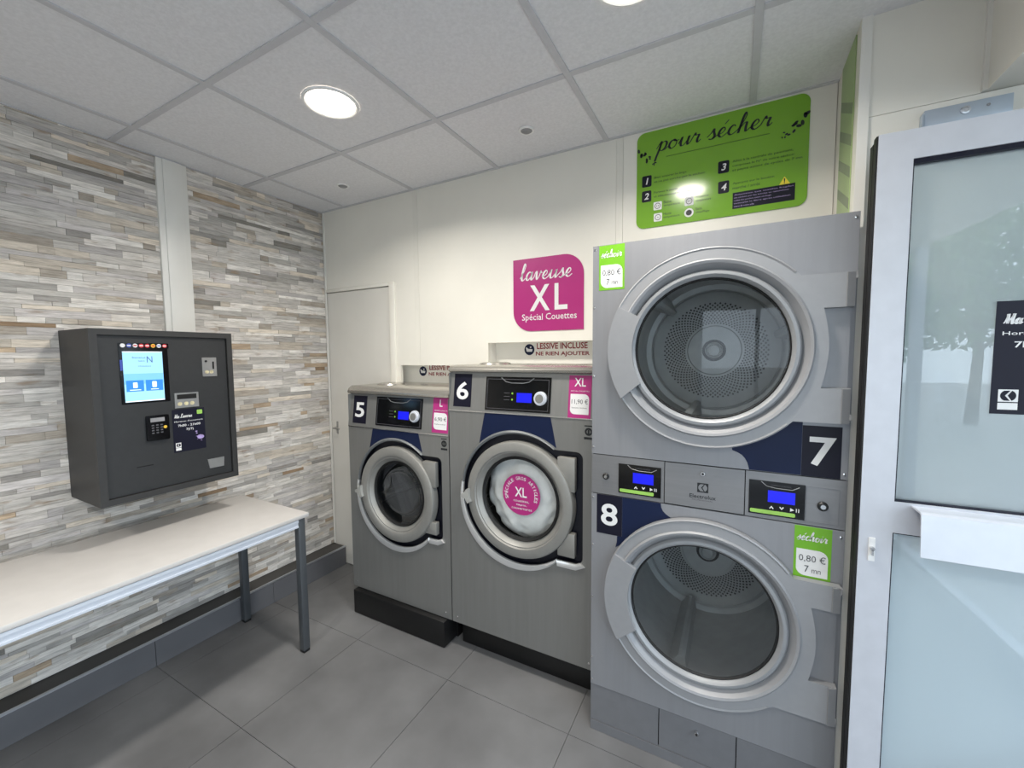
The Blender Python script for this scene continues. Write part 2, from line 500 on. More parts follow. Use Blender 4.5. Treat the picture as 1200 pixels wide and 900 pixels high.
def SC(s, u0, u1, v0, xh, m, parent, fm, d=0.0018, w=0.13, slant=0.3, label=None):
    bm = bmesh.new(); script_into(bm, s, u0, u1, v0, xh, fm, d, w, slant)
    return mk('script_lettering', bm, m, parent, label=label)

def logo_mark(parent, u0, u1, v0, v1, fm, fg, bg, d=0.0016):
    """square emblem: disc cut by a diagonal wedge"""
    s = u1 - u0; cu, cv = (u0 + u1) / 2, (v0 + v1) / 2
    e = PL('emblem', bg, parent, rect(u0, u1, v0, v1), fm, 0.0, d)
    bm = bmesh.new()
    plate(bm, [[(cu - .02 * s, cv)] + arc(cu, cv, .40 * s, -62, 62, 12)], fm, d, d + .0004)
    plate(bm, [arc(cu, cv, .40 * s, 118, 242, 12) + [(cu + .1 * s, cv - .36 * s), (cu - .16 * s, cv), (cu + .1 * s, cv + .36 * s)]], fm, d, d + .0004)
    mk('emblem_mark', bm, fg, e)
    return e

# ------------------------------------------------------------------ the room shell
XL, XR, YB, YF, ZC = -2.61, 1.32, 2.02, -2.2, 2.54

# floor: 60 cm tiles with recessed joints
fl = B('floor', 'floor_grout', None, XL - .1, XR + .05, YF - .05, 2.45, -0.06, -0.004)
tag(fl, 'grey stone-look tiled floor of the laundry', 'floor', kind='structure')
gx = [-2.61, -2.35, -1.75, -1.15, -.55, .05, .65, 1.25, 1.32]
gy = [-2.2, -2.12, -1.52, -.92, -.32, .28, .88, 1.48, 2.08]
for i in range(len(gx) - 1):
    for j in range(len(gy) - 1):
        g = .0011
        B('floor_tile', 'floor_tile', fl, gx[i] + g, gx[i + 1] - g, gy[j] + g, min(gy[j + 1] - g, 2.4), -.004, 0)

# ceiling: tiles and grid bars
ce = B('ceiling', 'plaster', None, XL - .1, XR + .1, YF - .1, 2.45, ZC + .03, ZC + .08)
tag(ce, 'suspended ceiling of pale mineral tiles in a grey grid', 'ceiling', kind='structure')
cx_ = [XL, -2.36, -1.76, -1.16, -.56, .04, .64, 1.24, XR]
cy_ = [YF, -2.11, -1.51, -.91, -.31, .286, .886, 1.488, 2.02]
for i in range(len(cx_) - 1):
    for j in range(len(cy_) - 1):
        x0, x1, y0, y1 = cx_[i], cx_[i + 1], cy_[j], cy_[j + 1]
        if x0 >= .6: continue
        B('ceiling_tile', 'ceiling_tile', ce, x0 + .002, x1 - .002, y0 + .002, y1 - .002, ZC, ZC + .015)
for x in cx_[1:6]:
    B('ceiling_bar', 'ceiling_bar', ce, x - .012, x + .012, YF, 2.02, ZC - .005, ZC + .02)
for y in cy_[1:-1]:
    for i in range(len(cx_) - 1):
        if cx_[i] >= .6: continue
        B('ceiling_bar', 'ceiling_bar', ce, cx_[i] + .0125, cx_[i + 1] - .0125, y - .012, y + .012, ZC - .005, ZC + .02)
B('edge_bar', 'ceiling_bar', ce, XL, XL + .018, YF, 2.02, ZC - .004, ZC + .02)
B('edge_bar', 'ceiling_bar', ce, XL + .018, .32, 2.004, 2.02, ZC - .004, ZC + .02)

# left wall with split-face stone strips
wl = B('wall_left', 'plaster', None, XL - .12, XL, YF - .1, 2.45, 0, ZC + .03)
tag(wl, 'left wall clad in split-face grey and beige stone strips', 'wall', kind='structure')
PAL = [((218, 213, 206), 7), ((206, 201, 195), 8), ((192, 188, 182), 7), ((212, 202, 188), 4.5), ((182, 173, 161), 3), ((164, 160, 155), 1.8),
       ((188, 168, 144), .9), ((142, 138, 131), .8), ((226, 222, 216), 5), ((156, 132, 106), .2), ((198, 193, 190), 5)]
PW = [w for _, w in PAL]
stones = []
z = .138
while z < ZC - .004:
    h = rnd.choice((.018, .021, .024, .028, .034))
    h = min(h, ZC - z)
    y = -.9 - rnd.random() * .2
    while y < YB:
        l = rnd.choice((.05, .08, .11, .15, .19, .24, .3))
        y1 = min(y + l, YB)
        if y1 - y > .008 and not (y > 1.06 and y1 < 1.18 and z > 1.3):
            c = rnd.choices(PAL, PW)[0][0]
            j = rnd.uniform(.9, 1.08)
            stones.append((y, y1, z, z + h, rnd.choice((.004, .005, .006, .0075, .0055)), tuple(min(255, v * j) for v in c), [rnd.uniform(-.0015, .0015) for _ in range(8)]))
        y = y1
    z += h
camv = Vector((0, 0, CAM_H))
def seen_size(s):
    c = Vector((XL, (s[0] + s[1]) / 2, (s[2] + s[3]) / 2)) - camv
    zc = c.dot(_f)
    if zc < .1: return 0
    px = c.dot(_rt2) / zc * 484.8 + 600; py = 450 - c.dot(_up2) / zc * 484.8
    if px < 12 or px > 392 or py < 120 or py > 815: return 0
    if .66 < (s[0] + s[1]) / 2 < 1.2 and 1.0 < (s[2] + s[3]) / 2 < 1.62: return 0
    if (s[2] + s[3]) / 2 > .62 and (s[2] + s[3]) / 2 < .72 and (s[0] + s[1]) / 2 < 1.3: return 0
    return (s[1] - s[0]) * (s[3] - s[2]) * abs(c.x) / zc ** 3
stones.sort(key=seen_size, reverse=True)
def stone_geo(s, verts, faces, cols):
    y0, y1, z0, z1, d, c, jt = s
    g = .0008; y0 += g * .5; y1 -= g * .5; z0 += g * .5; z1 -= g * .5
    b = len(verts); X = XL + .002
    ym = y0 + (y1 - y0) * .5
    verts += [(X - .002, y0, z0), (X - .002, y1, z0), (X - .002, y1, z1), (X - .002, y0, z1)]
    verts += [(X + d + jt[0], y0, z0), (X + d + jt[1], ym, z0), (X + d + jt[2], y1, z0), (X + d + jt[3], y1, z1), (X + d + jt[4], ym, z1), (X + d + jt[5], y0, z1)]
    faces += [(b + 4, b + 5, b + 8, b + 9), (b + 5, b + 6, b + 7, b + 8), (b, b + 1, b + 6, b + 5, b + 4), (b + 3, b + 9, b + 8, b + 7, b + 2), (b, b + 4, b + 9, b + 3), (b + 1, b + 2, b + 7, b + 6)]
    cols += [c] * 6
def stone_obj(name, lst):
    v, f, c = [], [], []
    for s in lst: stone_geo(s, v, f, c)
    me = bpy.data.meshes.new(name); me.from_pydata(v, [], f); me.update()
    at = me.color_attributes.new('Col', 'FLOAT_COLOR', 'CORNER')
    for p in me.polygons:
        q = (*lin(c[p.index]), 1)
        for li in p.loop_indices: at.data[li].color = q
    me.materials.append(MATS['stone'])
    o = bpy.data.objects.new(name, me); COL.objects.link(o); o.parent = wl; ORG[o] = Vector((0, 0, 0))
    return o
for s in stones[:300]: stone_obj('stone', [s])
o = stone_obj('small_stones', stones[300:]); o['kind'] = 'stuff'

# ledge along the foot of the stone wall
lg = thing('baseboard_left', (XL, 0, 0), 'low grey tiled ledge along the foot of the stone wall', 'ledge', kind='structure')
B('ledge_top', 'ledge_top', lg, XL, -2.486, YF, YB - .001, .1, .134)
B('ledge_core', 'floor_grout', lg, XL, -2.49, YF, YB - .001, 0, .1)
B('edge_trim', 'aluminium', lg, -2.49, -2.4785, YF, YB - .002, .131, .14)
yy = [YF, -2.12, -1.52, -.92, -.32, .28, .88, 1.475, 2.018]
for a, b in zip(yy[:-1], yy[1:]):
    B('ledge_tile', 'ledge_tile', lg, -2.49, -2.48, a + .0012, b - .0012, .001, .1305)

# white cable duct on the stone wall
t1 = thing('trim_1', (XL, 1.12, 0), 'white vertical cable duct running up the stone wall', 'duct', kind='structure')
B('duct_base', 'trim_white', t1, XL, XL + .022, 1.052, 1.186, 1.3, ZC - .006, bev=.002)
B('duct_cover', 'trim_white', t1, XL + .022, XL + .028, 1.078, 1.160, 1.3, ZC - .007, bev=.0015)

# back wall: panels over the machines, niches behind the washers
wz = B('wall_rear', 'plaster', None, XL - .1, XR + .1, 2.36, 2.44, 0, ZC + .03)
tag(wz, 'grey plaster wall of the service space behind the machines', 'wall', kind='structure')
wb = thing('wall_back', (-1.2, YB, 1.5), 'cream panelled back wall above the washers and dryers', 'wall', kind='structure')
tag(wb, 'cream panelled back wall above the washers and dryers', 'wall', kind='structure')
W = 'wall_white'
B('wall_panel', W, wb, XL, -1.772, YB, YB + .02, 2.002, ZC + .02)
B('wall_panel', W, wb, -1.928, -1.772, YB, YB + .02, 1.465, 2.002)
PL('wall_panel', W, wb, [(-1.733, 1.465), (-1.236, 1.465), (-1.236, 1.594), (-.515, 1.594), (-.515, ZC + .02), (-1.733, ZC + .02)], facing(YB), -.02, 0)
B('wall_panel', W, wb, -.482, .318, YB, YB + .02, 1.932, ZC + .02)
B('joint_strip', 'strip_cream', wb, -1.771, -1.734, YB - .001, YB + .018, 1.465, ZC - .005)
B('joint_strip', 'strip_cream', wb, -.514, -.483, YB - .001, YB + .018, 1.594, ZC - .005)
nc = thing('wall_niche', (-1.2, 2.108, 1.4), 'shallow cream niches in the back wall behind the washers', 'niche', kind='structure')
B('niche_back', 'niche_white', nc, -1.97, -.485, 2.108, 2.12, 1.2, 1.66)
B('niche_side', 'niche_white', nc, -1.245, -1.236, YB + .02, 2.107, 1.48, 1.594)
B('niche_side', 'niche_white', nc, -1.985, -1.972, YB + .021, 2.107, 1.2, 1.464)
B('niche_top', 'niche_white', nc, -1.236, -.485, YB + .021, 2.107, 1.594, 1.606)
B('niche_top', 'niche_white', nc, -1.972, -1.246, YB + .021, 2.107, 1.466, 1.478)
B('corner_bead', 'trim_white', wb, XL + .0135, XL + .026, YB - .008, YB, .14, ZC - .005)

# service door in the corner
d1 = thing('door_1', (-2.3, YB, 0), 'plain cream service door in the corner beside the stone wall', 'door', kind='structure')
B('door_leaf', 'door_white', d1, XL + .014, -1.98, YB + .006, YB + .04, .006, 1.974)
B('door_frame', 'strip_cream', d1, -1.977, -1.93, YB - .012, YB + .04, 0, 2.0, bev=.003)
B('door_frame', 'strip_cream', d1, XL + .014, -1.977, YB - .006, YB + .04, 1.978, 2.0, bev=.002)
B('side_panel', W, d1, -1.93, -1.9, YB, YB + .02, 0, 1.464)
hd = B('handle_plate', 'steel_plate', d1, -2.537, -2.52, YB + .002, YB + .006, .965, 1.055, bev=.0015)
bm = bmesh.new(); tube(bm, [(-2.5285, YB + .002, 1.01), (-2.5285, YB - .03, 1.01)], .006); tube(bm, [(-2.531, YB - .03, 1.01), (-2.47, YB - .032, 1.008)], .006)
mk('lever', bm, 'steel_plate', hd, smooth=40)

# right side: return beside the dryer, pillar and header over the entrance
wr = thing('wall_right', (.9, 1.69, 0), 'white pillar, return and header wall beside the entrance', 'wall', kind='structure')
B('return_panel', W, wr, .32, .345, 1.7, YB + .02, 0, ZC + .02)
B('pillar_panel', W, wr, .345, .59, 1.692, 1.712, 2.245, ZC + .02)
B('pillar_panel', W, wr, .345, XR, 1.692, 1.712, 0, 2.2435)
B('corner_strip', 'trim_white', wr, .318, .3445, 1.684, 1.712, 0, ZC)
B('corner_strip', 'trim_white', wr, .59, .6, 1.68, 1.712, 2.246, ZC)
B('filler_strip', 'trim_white', wr, .3125, .345, 1.562, 1.683, .001, 1.885)
B('header_panel', W, wr, .6, .62, YF, 1.712, 2.246, ZC + .03)
B('header_soffit', W, wr, .62, XR + .02, YF, 1.712, 2.246, 2.262)
B('facade_post', 'door_metal', wr, XR - .02, XR + .04, 1.5, 1.712, 0, 2.246)
B('facade_post', 'door_metal', wr, XR - .02, XR + .04, .46, .52, 0, 2.246)
B('facade_post', 'door_metal', wr, XR - .02, XR + .04, -.95, -.89, 0, 2.246)
B('facade_rail', 'door_metal', wr, XR - .02, XR + .04, YF, .46, 0, .12)
wf = thing('wall_front', (-1.8, YF, 0), 'plain white wall with the shop window, behind the viewer', 'wall', kind='structure')
B('wall_panel', W, wf, XL - .1, -.42, YF - .1, YF, 0, ZC + .05)
B('wall_panel', W, wf, -.42, XR + .1, YF - .1, YF, 2.25, ZC + .05)
wn = thing('window_1', (0, YF, 0), 'tall shop window with pale metal frame, behind the viewer', 'window', kind='structure')
B('bottom_rail', 'door_metal', wn, -.42, XR + .04, YF - .08, YF - .02, 0, .1)
for x in (-.42, .45, XR - .02):
    B('mullion', 'door_metal', wn, x, x + .06, YF - .08, YF - .02, .1, 2.25)

# outside
pv = B('ground', 'pavement', None, -12, 24, -26, 14, -.2, -.07)
tag(pv, 'grey pavement and street outside the entrance', 'ground', kind='structure')

mat('bark', (96, 84, 72), 0.9, var=0.2, scale=12)
mat('leaf', (92, 128, 70), 0.7, var=0.25, scale=3)
def street_tree(x, y, h, seed, lab):
    t = thing('street_tree', (x, y, -.07), lab, 'tree', 'trees on the pavement outside')
    q = random.Random(seed)
    bm = bmesh.new(); tube(bm, [(x, y, -.07), (x + .05, y, h * .3), (x, y + .05, h * .7)], [.12, .09, .05])
    for k in range(5):
        a = k * 1.3
        tube(bm, [(x, y, h * (.3 + .06 * k)), (x + .7 * math.cos(a), y + .7 * math.sin(a), h * (.5 + .07 * k))], [.04, .015], 6)
    mk('trunk', bm, 'bark', t, smooth=40)
    bm = bmesh.new()
    for k in range(2600):
        c = Vector((q.gauss(0, 1), q.gauss(0, 1), q.gauss(0, 1))).normalized() * (q.random() ** .4)
        p = Vector((x + c.x * 1.35, y + c.y * 1.35, h * .68 + c.z * h * .36))
        a = Vector((q.uniform(-1, 1), q.uniform(-1, 1), q.uniform(-1, 1))).normalized(); b = a.orthogonal().normalized()
        bm.faces.new([bm.verts.new(p + a * .1), bm.verts.new(p + b * .05), bm.verts.new(p - a * .1), bm.verts.new(p - b * .05)])
    f = mk('foliage', bm, 'leaf', t); f['kind'] = 'stuff'
street_tree(3.0, -6.6, 4.2, 1, 'leafy street tree outside, nearer of the two')
street_tree(5.6, -9.5, 4.8, 2, 'leafy street tree outside, farther of the two')

# ------------------------------------------------------------------ stacked dryer (machines 7 and 8)
DX0, DX1, DY, DT = -.48, .31, 1.55, 1.928
dr = thing('stacked_dryer', (-.085, 1.8, 0), 'tall grey stack of two tumble dryers numbered 7 and 8 beside the glass door', 'dryer')
bm = bmesh.new()
box(bm, DX0, DX0 + .004, DY + .003, 2.2, .001, DT); box(bm, DX1 - .004, DX1, DY + .003, 2.2, .001, DT)
box(bm, DX0 + .004, DX1 - .004, DY + .003, 2.2, DT - .004, DT); box(bm, DX0 + .004, DX1 - .004, 2.196, 2.2, .04, DT - .4)
mk('cabinet', bm, 'dryer_grey', dr)
FD = facing(DY)
c7, c8 = (-.08, 1.537), (-.085, .617)
PL('front_panel', 'dryer_grey', dr, [rect(DX0, DX1, 1.139, DT), circle(*c7, .262, 64)], FD, -.003, 0)
PL('front_panel', 'dryer_grey', dr, [rect(DX0, DX1, .195, .981), circle(*c8, .262, 64)], FD, -.003, 0)
PL('control_strip', 'dryer_plate', dr, rect(DX0, -.212, .984, 1.136), FD, -.003, 0)
PL('control_strip', 'dryer_plate', dr, rect(.044, DX1, .984, 1.136), FD, -.003, 0)
mid = PL('service_plate', 'dryer_plate', dr, rect(-.209, .041, .986, 1.1355), FD, -.003, .0015)
B('inner_back', 'hole_black', dr, DX0 + .004, DX1 - .004, DY + .006, DY + .008, .981, 1.139)
for a, b in ((DX0, -.218), (-.2145, .0385), (.042, DX1)):
    PL('kick_plate', 'dryer_kick', dr, rect(a, b, .0425, .1925), facing(DY + .002), -.003, 0)
B('base_strip', 'dryer_kick', dr, DX0, DX1, DY - .001, DY + .01, .001, .0405)
B('base_back', 'hole_black', dr, DX0 + .004, DX1 - .004, DY + .012, DY + .014, .01, .2)

def dryer_door(c, upper):
    cx, cz = c
    nm = 'door'
    xr = .301
    zt, zb = (cz + .217, cz - .225) if upper else (cz + .198, cz - .245)
    a = math.degrees(math.asin((zt - cz) / .332)); a2 = math.degrees(math.asin((cz - zb) / .332))
    out = arc(cx, cz, .332, a, 360 - a2, 60)
    # tab with the scalloped hand recess on its right side
    tabp = [(xr, zb), (xr, cz - .12), (.23, cz - .121)]
    tabp += [(.23 + .016 * math.sin(math.pi * t / 8), cz - .121 + .238 * t / 8) for t in range(1, 8)]
    tabp += [(.23, cz + .117), (xr, cz + .117), (xr, zt)]
    loop = out + tabp
    door = PL(nm, 'dryer_door', dr, [loop, circle(cx, cz, .292, 72)], facing(DY), .004, .03)
    ORG[door] = ORG[dr]
    # lip around the disc
    LA('outer_lip', 'dryer_door', door, [(.332, DY - .004), (.334, DY - .02), (.333, DY - .0295), (.329, DY - .0325), (.324, DY - .030)], cx, cz, 64, a + 3, 357 - a2)
    LA('bezel', 'dryer_door', door, [(.294, DY - .006), (.294, DY - .034), (.289, DY - .039), (.281, DY - .036), (.268, DY - .016), (.262, DY - .010)], cx, cz, 80)
    LA('glass_ring', 'ring_grey', door, [(.264, DY - .006), (.262, DY - .019), (.256, DY - .026), (.247, DY - .027), (.240, DY - .021), (.236, DY - .008)], cx, cz, 80)
    LA('seal', 'black_rubber', door, [(.237, DY - .010), (.233, DY - .012), (.229, DY - .004)], cx, cz, 72)
    LA('glass', 'dryer_glass', door, [(.236, DY - .009), (.16, DY - .013), (.08, DY - .015), (0, DY - .0155)], cx, cz, 72)
    g = bmesh.new()
    plate(g, [arc(cx, cz, .33, 152, 212, 16) + list(reversed(arc(cx, cz, .243, 152, 209, 16)))], facing(DY), .02, .043)
    bmesh.ops.bevel(g, geom=[e for e in g.edges if e.is_boundary is False and len(e.link_faces) == 2 and e.calc_face_angle(0) > 1.0], offset=.002, segments=2, affect='EDGES')
    mk('door_grip', g, 'dryer_door', door, smooth=30)
    for (za, zb_) in ((cz + .119, zt - .002), (zb + .002, cz - .122)):
        PL('tab_bevel', 'dryer_door', door, rect(.281, xr, za, zb_), lambda u, v, d: (u, DY - .0302 - (d * (1 if u < .29 else .15)), v), 0, .007)
    PL('hand_recess', 'dryer_grey', door, rect(.222, xr - .004, cz - .125, cz + .122), facing(DY), .002, .008)
    for zz in (zt - .02, zb + .012):
        B('hinge_pin', 'spot_grey', door, xr - .006, xr + .004, DY - .0315, DY - .015, zz, zz + .018)
    # drum
    dm = LA('drum', 'drum_steel', dr, [(.235, DY + .004), (.29, DY + .03), (.292, DY + .3), (.29, 2.05)], cx, cz, 64)
    ORG[dm] = ORG[dr]
    LA('drum_back', 'drum_steel', dm, [(.29, 2.05), (.268, 2.055), (.262, 2.062), (.255, 2.055), (.11, 2.052), (.106, 2.046), (0, 2.044)], cx, cz, 64)
    hb = bmesh.new()
    for k in range(11):
        rr = .122 + k * .0085
        n = 64
        for q in range(n):
            an = 2 * math.pi * (q + .5 * (k % 2)) / n
            px, pz = cx + rr * math.cos(an), cz + rr * math.sin(an)
            s = .0034 + rr * .008
            hb.faces.new([hb.verts.new((px + s * math.cos(an + t * math.pi / 2), 2.0505, pz + s * math.sin(an + t * math.pi / 2))) for t in range(4)])
    ho = mk('drum_holes', hb, 'hole_black', dm); ho['kind'] = 'stuff'
    LA('drum_hub', 'drum_steel', dm, [(.036, 2.045), (.036, 2.036), (.03, 2.033), (.026, 2.036), (.022, 2.03), (0, 2.028)], cx, cz, 28)
    LA('hub_ring', 'black_rubber', dm, [(.048, 2.0455), (.046, 2.04), (.036, 2.038)], cx, cz, 28)
    for an in (15, 135, 255):
        rb = bmesh.new()
        u = (math.cos(R(an)), math.sin(R(an))); t = (-u[1], u[0])
        pr = [(.291, -.035), (.235, -.012), (.232, 0), (.235, .012), (.291, .035)]
        fr = [rb.verts.new((cx + r_ * u[0] + w_ * t[0], DY + .05, cz + r_ * u[1] + w_ * t[1])) for r_, w_ in pr]
        bk = [rb.verts.new((cx + r_ * u[0] + w_ * t[0], 2.04, cz + r_ * u[1] + w_ * t[1])) for r_, w_ in pr]
        for i in range(4): rb.faces.new((fr[i], fr[i + 1], bk[i + 1], bk[i]))
        rb.faces.new(fr)
        mk('drum_rib', rb, 'drum_steel', dm)
    return door
dryer_door(c7, True)
dryer_door(c8, False)

# navy fields and number labels
nv7 = [(.193, 1.14), (.193, 1.317)] + arc(*c7, .326, -42, -76, 12) + [(.002, 1.2), (.018, 1.194), (.030, 1.187), (.040, 1.176), (.047, 1.162), (.051, 1.148), (.052, 1.14)]
PL('navy_field', 'navy', dr, nv7, FD, 0, .0006)
PL('number_label', 'label_navy', dr, rect(.1935, .292, 1.1395, 1.298), FD, 0, .0008)
TX('7', .212, .279, 1.174, 1.264, 'print_white', dr, FD, .0012, bold=.02)
nv8 = [(-.3605, .981), (-.222, .981), (-.220, .966), (-.214, .953), (-.203, .943), (-.188, .934), (-.168, .928), (-.144, .925)] + arc(*c8, .328, 101, 146, 12) + [(-.385, .781), (-.380, .802), (-.379, .826), (-.3605, .828)]
PL('navy_field', 'navy', dr, nv8, FD, 0, .0006)
PL('number_label', 'label_navy', dr, rect(-.459, -.361, .827, .981), FD, 0, .0008)
TX('8', -.442, -.378, .862, .948, 'print_white', dr, FD, .0012, bold=.02)

def dryer_sticker(u0, u1, v0, v1, price):
    s = PL('price_sticker', 'sticker_green', dr, rect(u0, u1, v0, v1), FD, 0, .0008)
    ORG[s] = ORG[dr]
    w, h = u1 - u0, v1 - v0
    SC('séchoir', u0 + .06 * w, u1 - .12 * w, v1 - .27 * h, .085 * h, 'print_white', s, FD, .0014, w=.2)
    PL('price_field', 'print_white', s, rrect(u0 + .07 * w, u1 - .08 * w, v0 + .05 * h, v0 + .56 * h, bl=.024, tr=.024), FD, 0, .0011)
    TX(price, u0 + .14 * w, u1 - .14 * w, v0 + .31 * h, v0 + .46 * h, 'print_grey', s, FD, .0016)
    TX('7', u0 + .3 * w, u0 + .42 * w, v0 + .12 * h, v0 + .25 * h, 'print_grey', s, FD, .0016)
    TX('mn', u0 + .5 * w, u0 + .74 * w, v0 + .12 * h, v0 + .19 * h, 'print_grey', s, FD, .0016)
dryer_sticker(-.456, -.361, 1.762, 1.926, '0,80 €')
dryer_sticker(.183, .279, .812, .979, '0,80 €')

def dryer_control(u0, u1, v0, v1):
    c = PL('control_module', 'gloss_black', dr, rect(u0, u1, v0, v1), FD, 0, .003)
    ORG[c] = ORG[dr]
    w, h = u1 - u0, v1 - v0
    F = lambda a, b: (u0 + a * w, v0 + b * h)
    PL('display', 'lcd_blue', c, rect(*(u0 + .35 * w, u0 + .83 * w), v0 + .40 * h, v0 + .74 * h), FD, .003, .0036)
    bm = bmesh.new()
    tube(bm, [FD(*F(.22, .98), .0036), FD(*F(.32, .86), .0036), FD(*F(.5, .82), .0036), FD(*F(.78, .82), .0036), FD(*F(.9, .92), .0036)], .0012, 6)
    mk('top_line', bm, 'steel_plate', c)
    TX('COMPASS CONTROL', u0 + .4 * w, u0 + .76 * w, v0 + .875 * h, v0 + .92 * h, 'print_grey', c, FD, .0036)
    PL('lime_strip', 'lime', c, rrect(u0 + .03 * w, u0 + .84 * w, v0 + .04 * h, v0 + .15 * h, .004, .004, .004, .004), FD, .003, .0036)
    bm = bmesh.new()
    for q in ((.42, 1), (.6, -1)):
        plate(bm, [[F(q[0] - .04, .25 - .03 * q[1]), F(q[0], .25 + .04 * q[1]), F(q[0] + .04, .25 - .03 * q[1]), F(q[0] + .025, .25 - .05 * q[1]), F(q[0], .25), F(q[0] - .025, .25 - .05 * q[1])]], FD, .003, .0036)
    plate(bm, [[F(.75, .2), F(.82, .25), F(.75, .3)]], FD, .003, .0036)
    for q in (.85, .89): plate(bm, [[F(q, .2), F(q + .015, .2), F(q + .015, .3), F(q, .3)]], FD, .003, .0036)
    mk('key_symbols', bm, 'print_white', c)
    return c
dryer_control(-.375, -.222, .999, 1.111)
dryer_control(.054, .207, .997, 1.109)
bm = bmesh.new(); plate(bm, [rect(.209, .293, .994, 1.107), rect(.2105, .2915, .9955, 1.1055)], FD, 0, .0012)
mk('cover_outline', bm, 'dryer_kick', dr)
for (u, v, r_) in ((-.423, 1.055, .012), (.252, 1.05, .014), (-.085, 1.109, .008), (-.085, .155, .008)):
    k = LA('lock', 'chrome' if r_ < .01 else 'black_plastic', dr, [(r_, DY - .0005), (r_, DY - .007), (r_ * .8, DY - .010), (r_ * .55, DY - .010), (r_ * .55, DY - .0085)], u, v, 20)
    LA('lock_core', 'chrome' if r_ > .01 else 'black_plastic', k, [(r_ * .55, DY - .0095), (r_ * .5, DY - .0115), (0, DY - .0115)], u, v, 16)
e = logo_mark(dr, -.102, -.067, 1.042, 1.075, lambda u, v, d: FD(u, v, d + .0015), 'dryer_plate', 'print_black', .0006)
TX('Electrolux', -.126, -.043, 1.020, 1.034, 'print_black', dr, FD, .0022, bold=.008)
TX('PROFESSIONAL', -.118, -.052, 1.012, 1.016, 'print_grey', dr, FD, .0022)
for (u, v) in ((-.472, 1.915), (.300, 1.913), (-.474, 1.70), (-.474, 1.44), (-.474, 1.165), (.301, 1.155), (.300, .960), (-.474, .965), (-.474, .775), (-.474, .56), (-.474, .31), (-.474, .215)):
    LA('screw', 'chrome', dr, [(.0045, DY), (.004, DY - .002), (0, DY - .003)], u, v, 10)

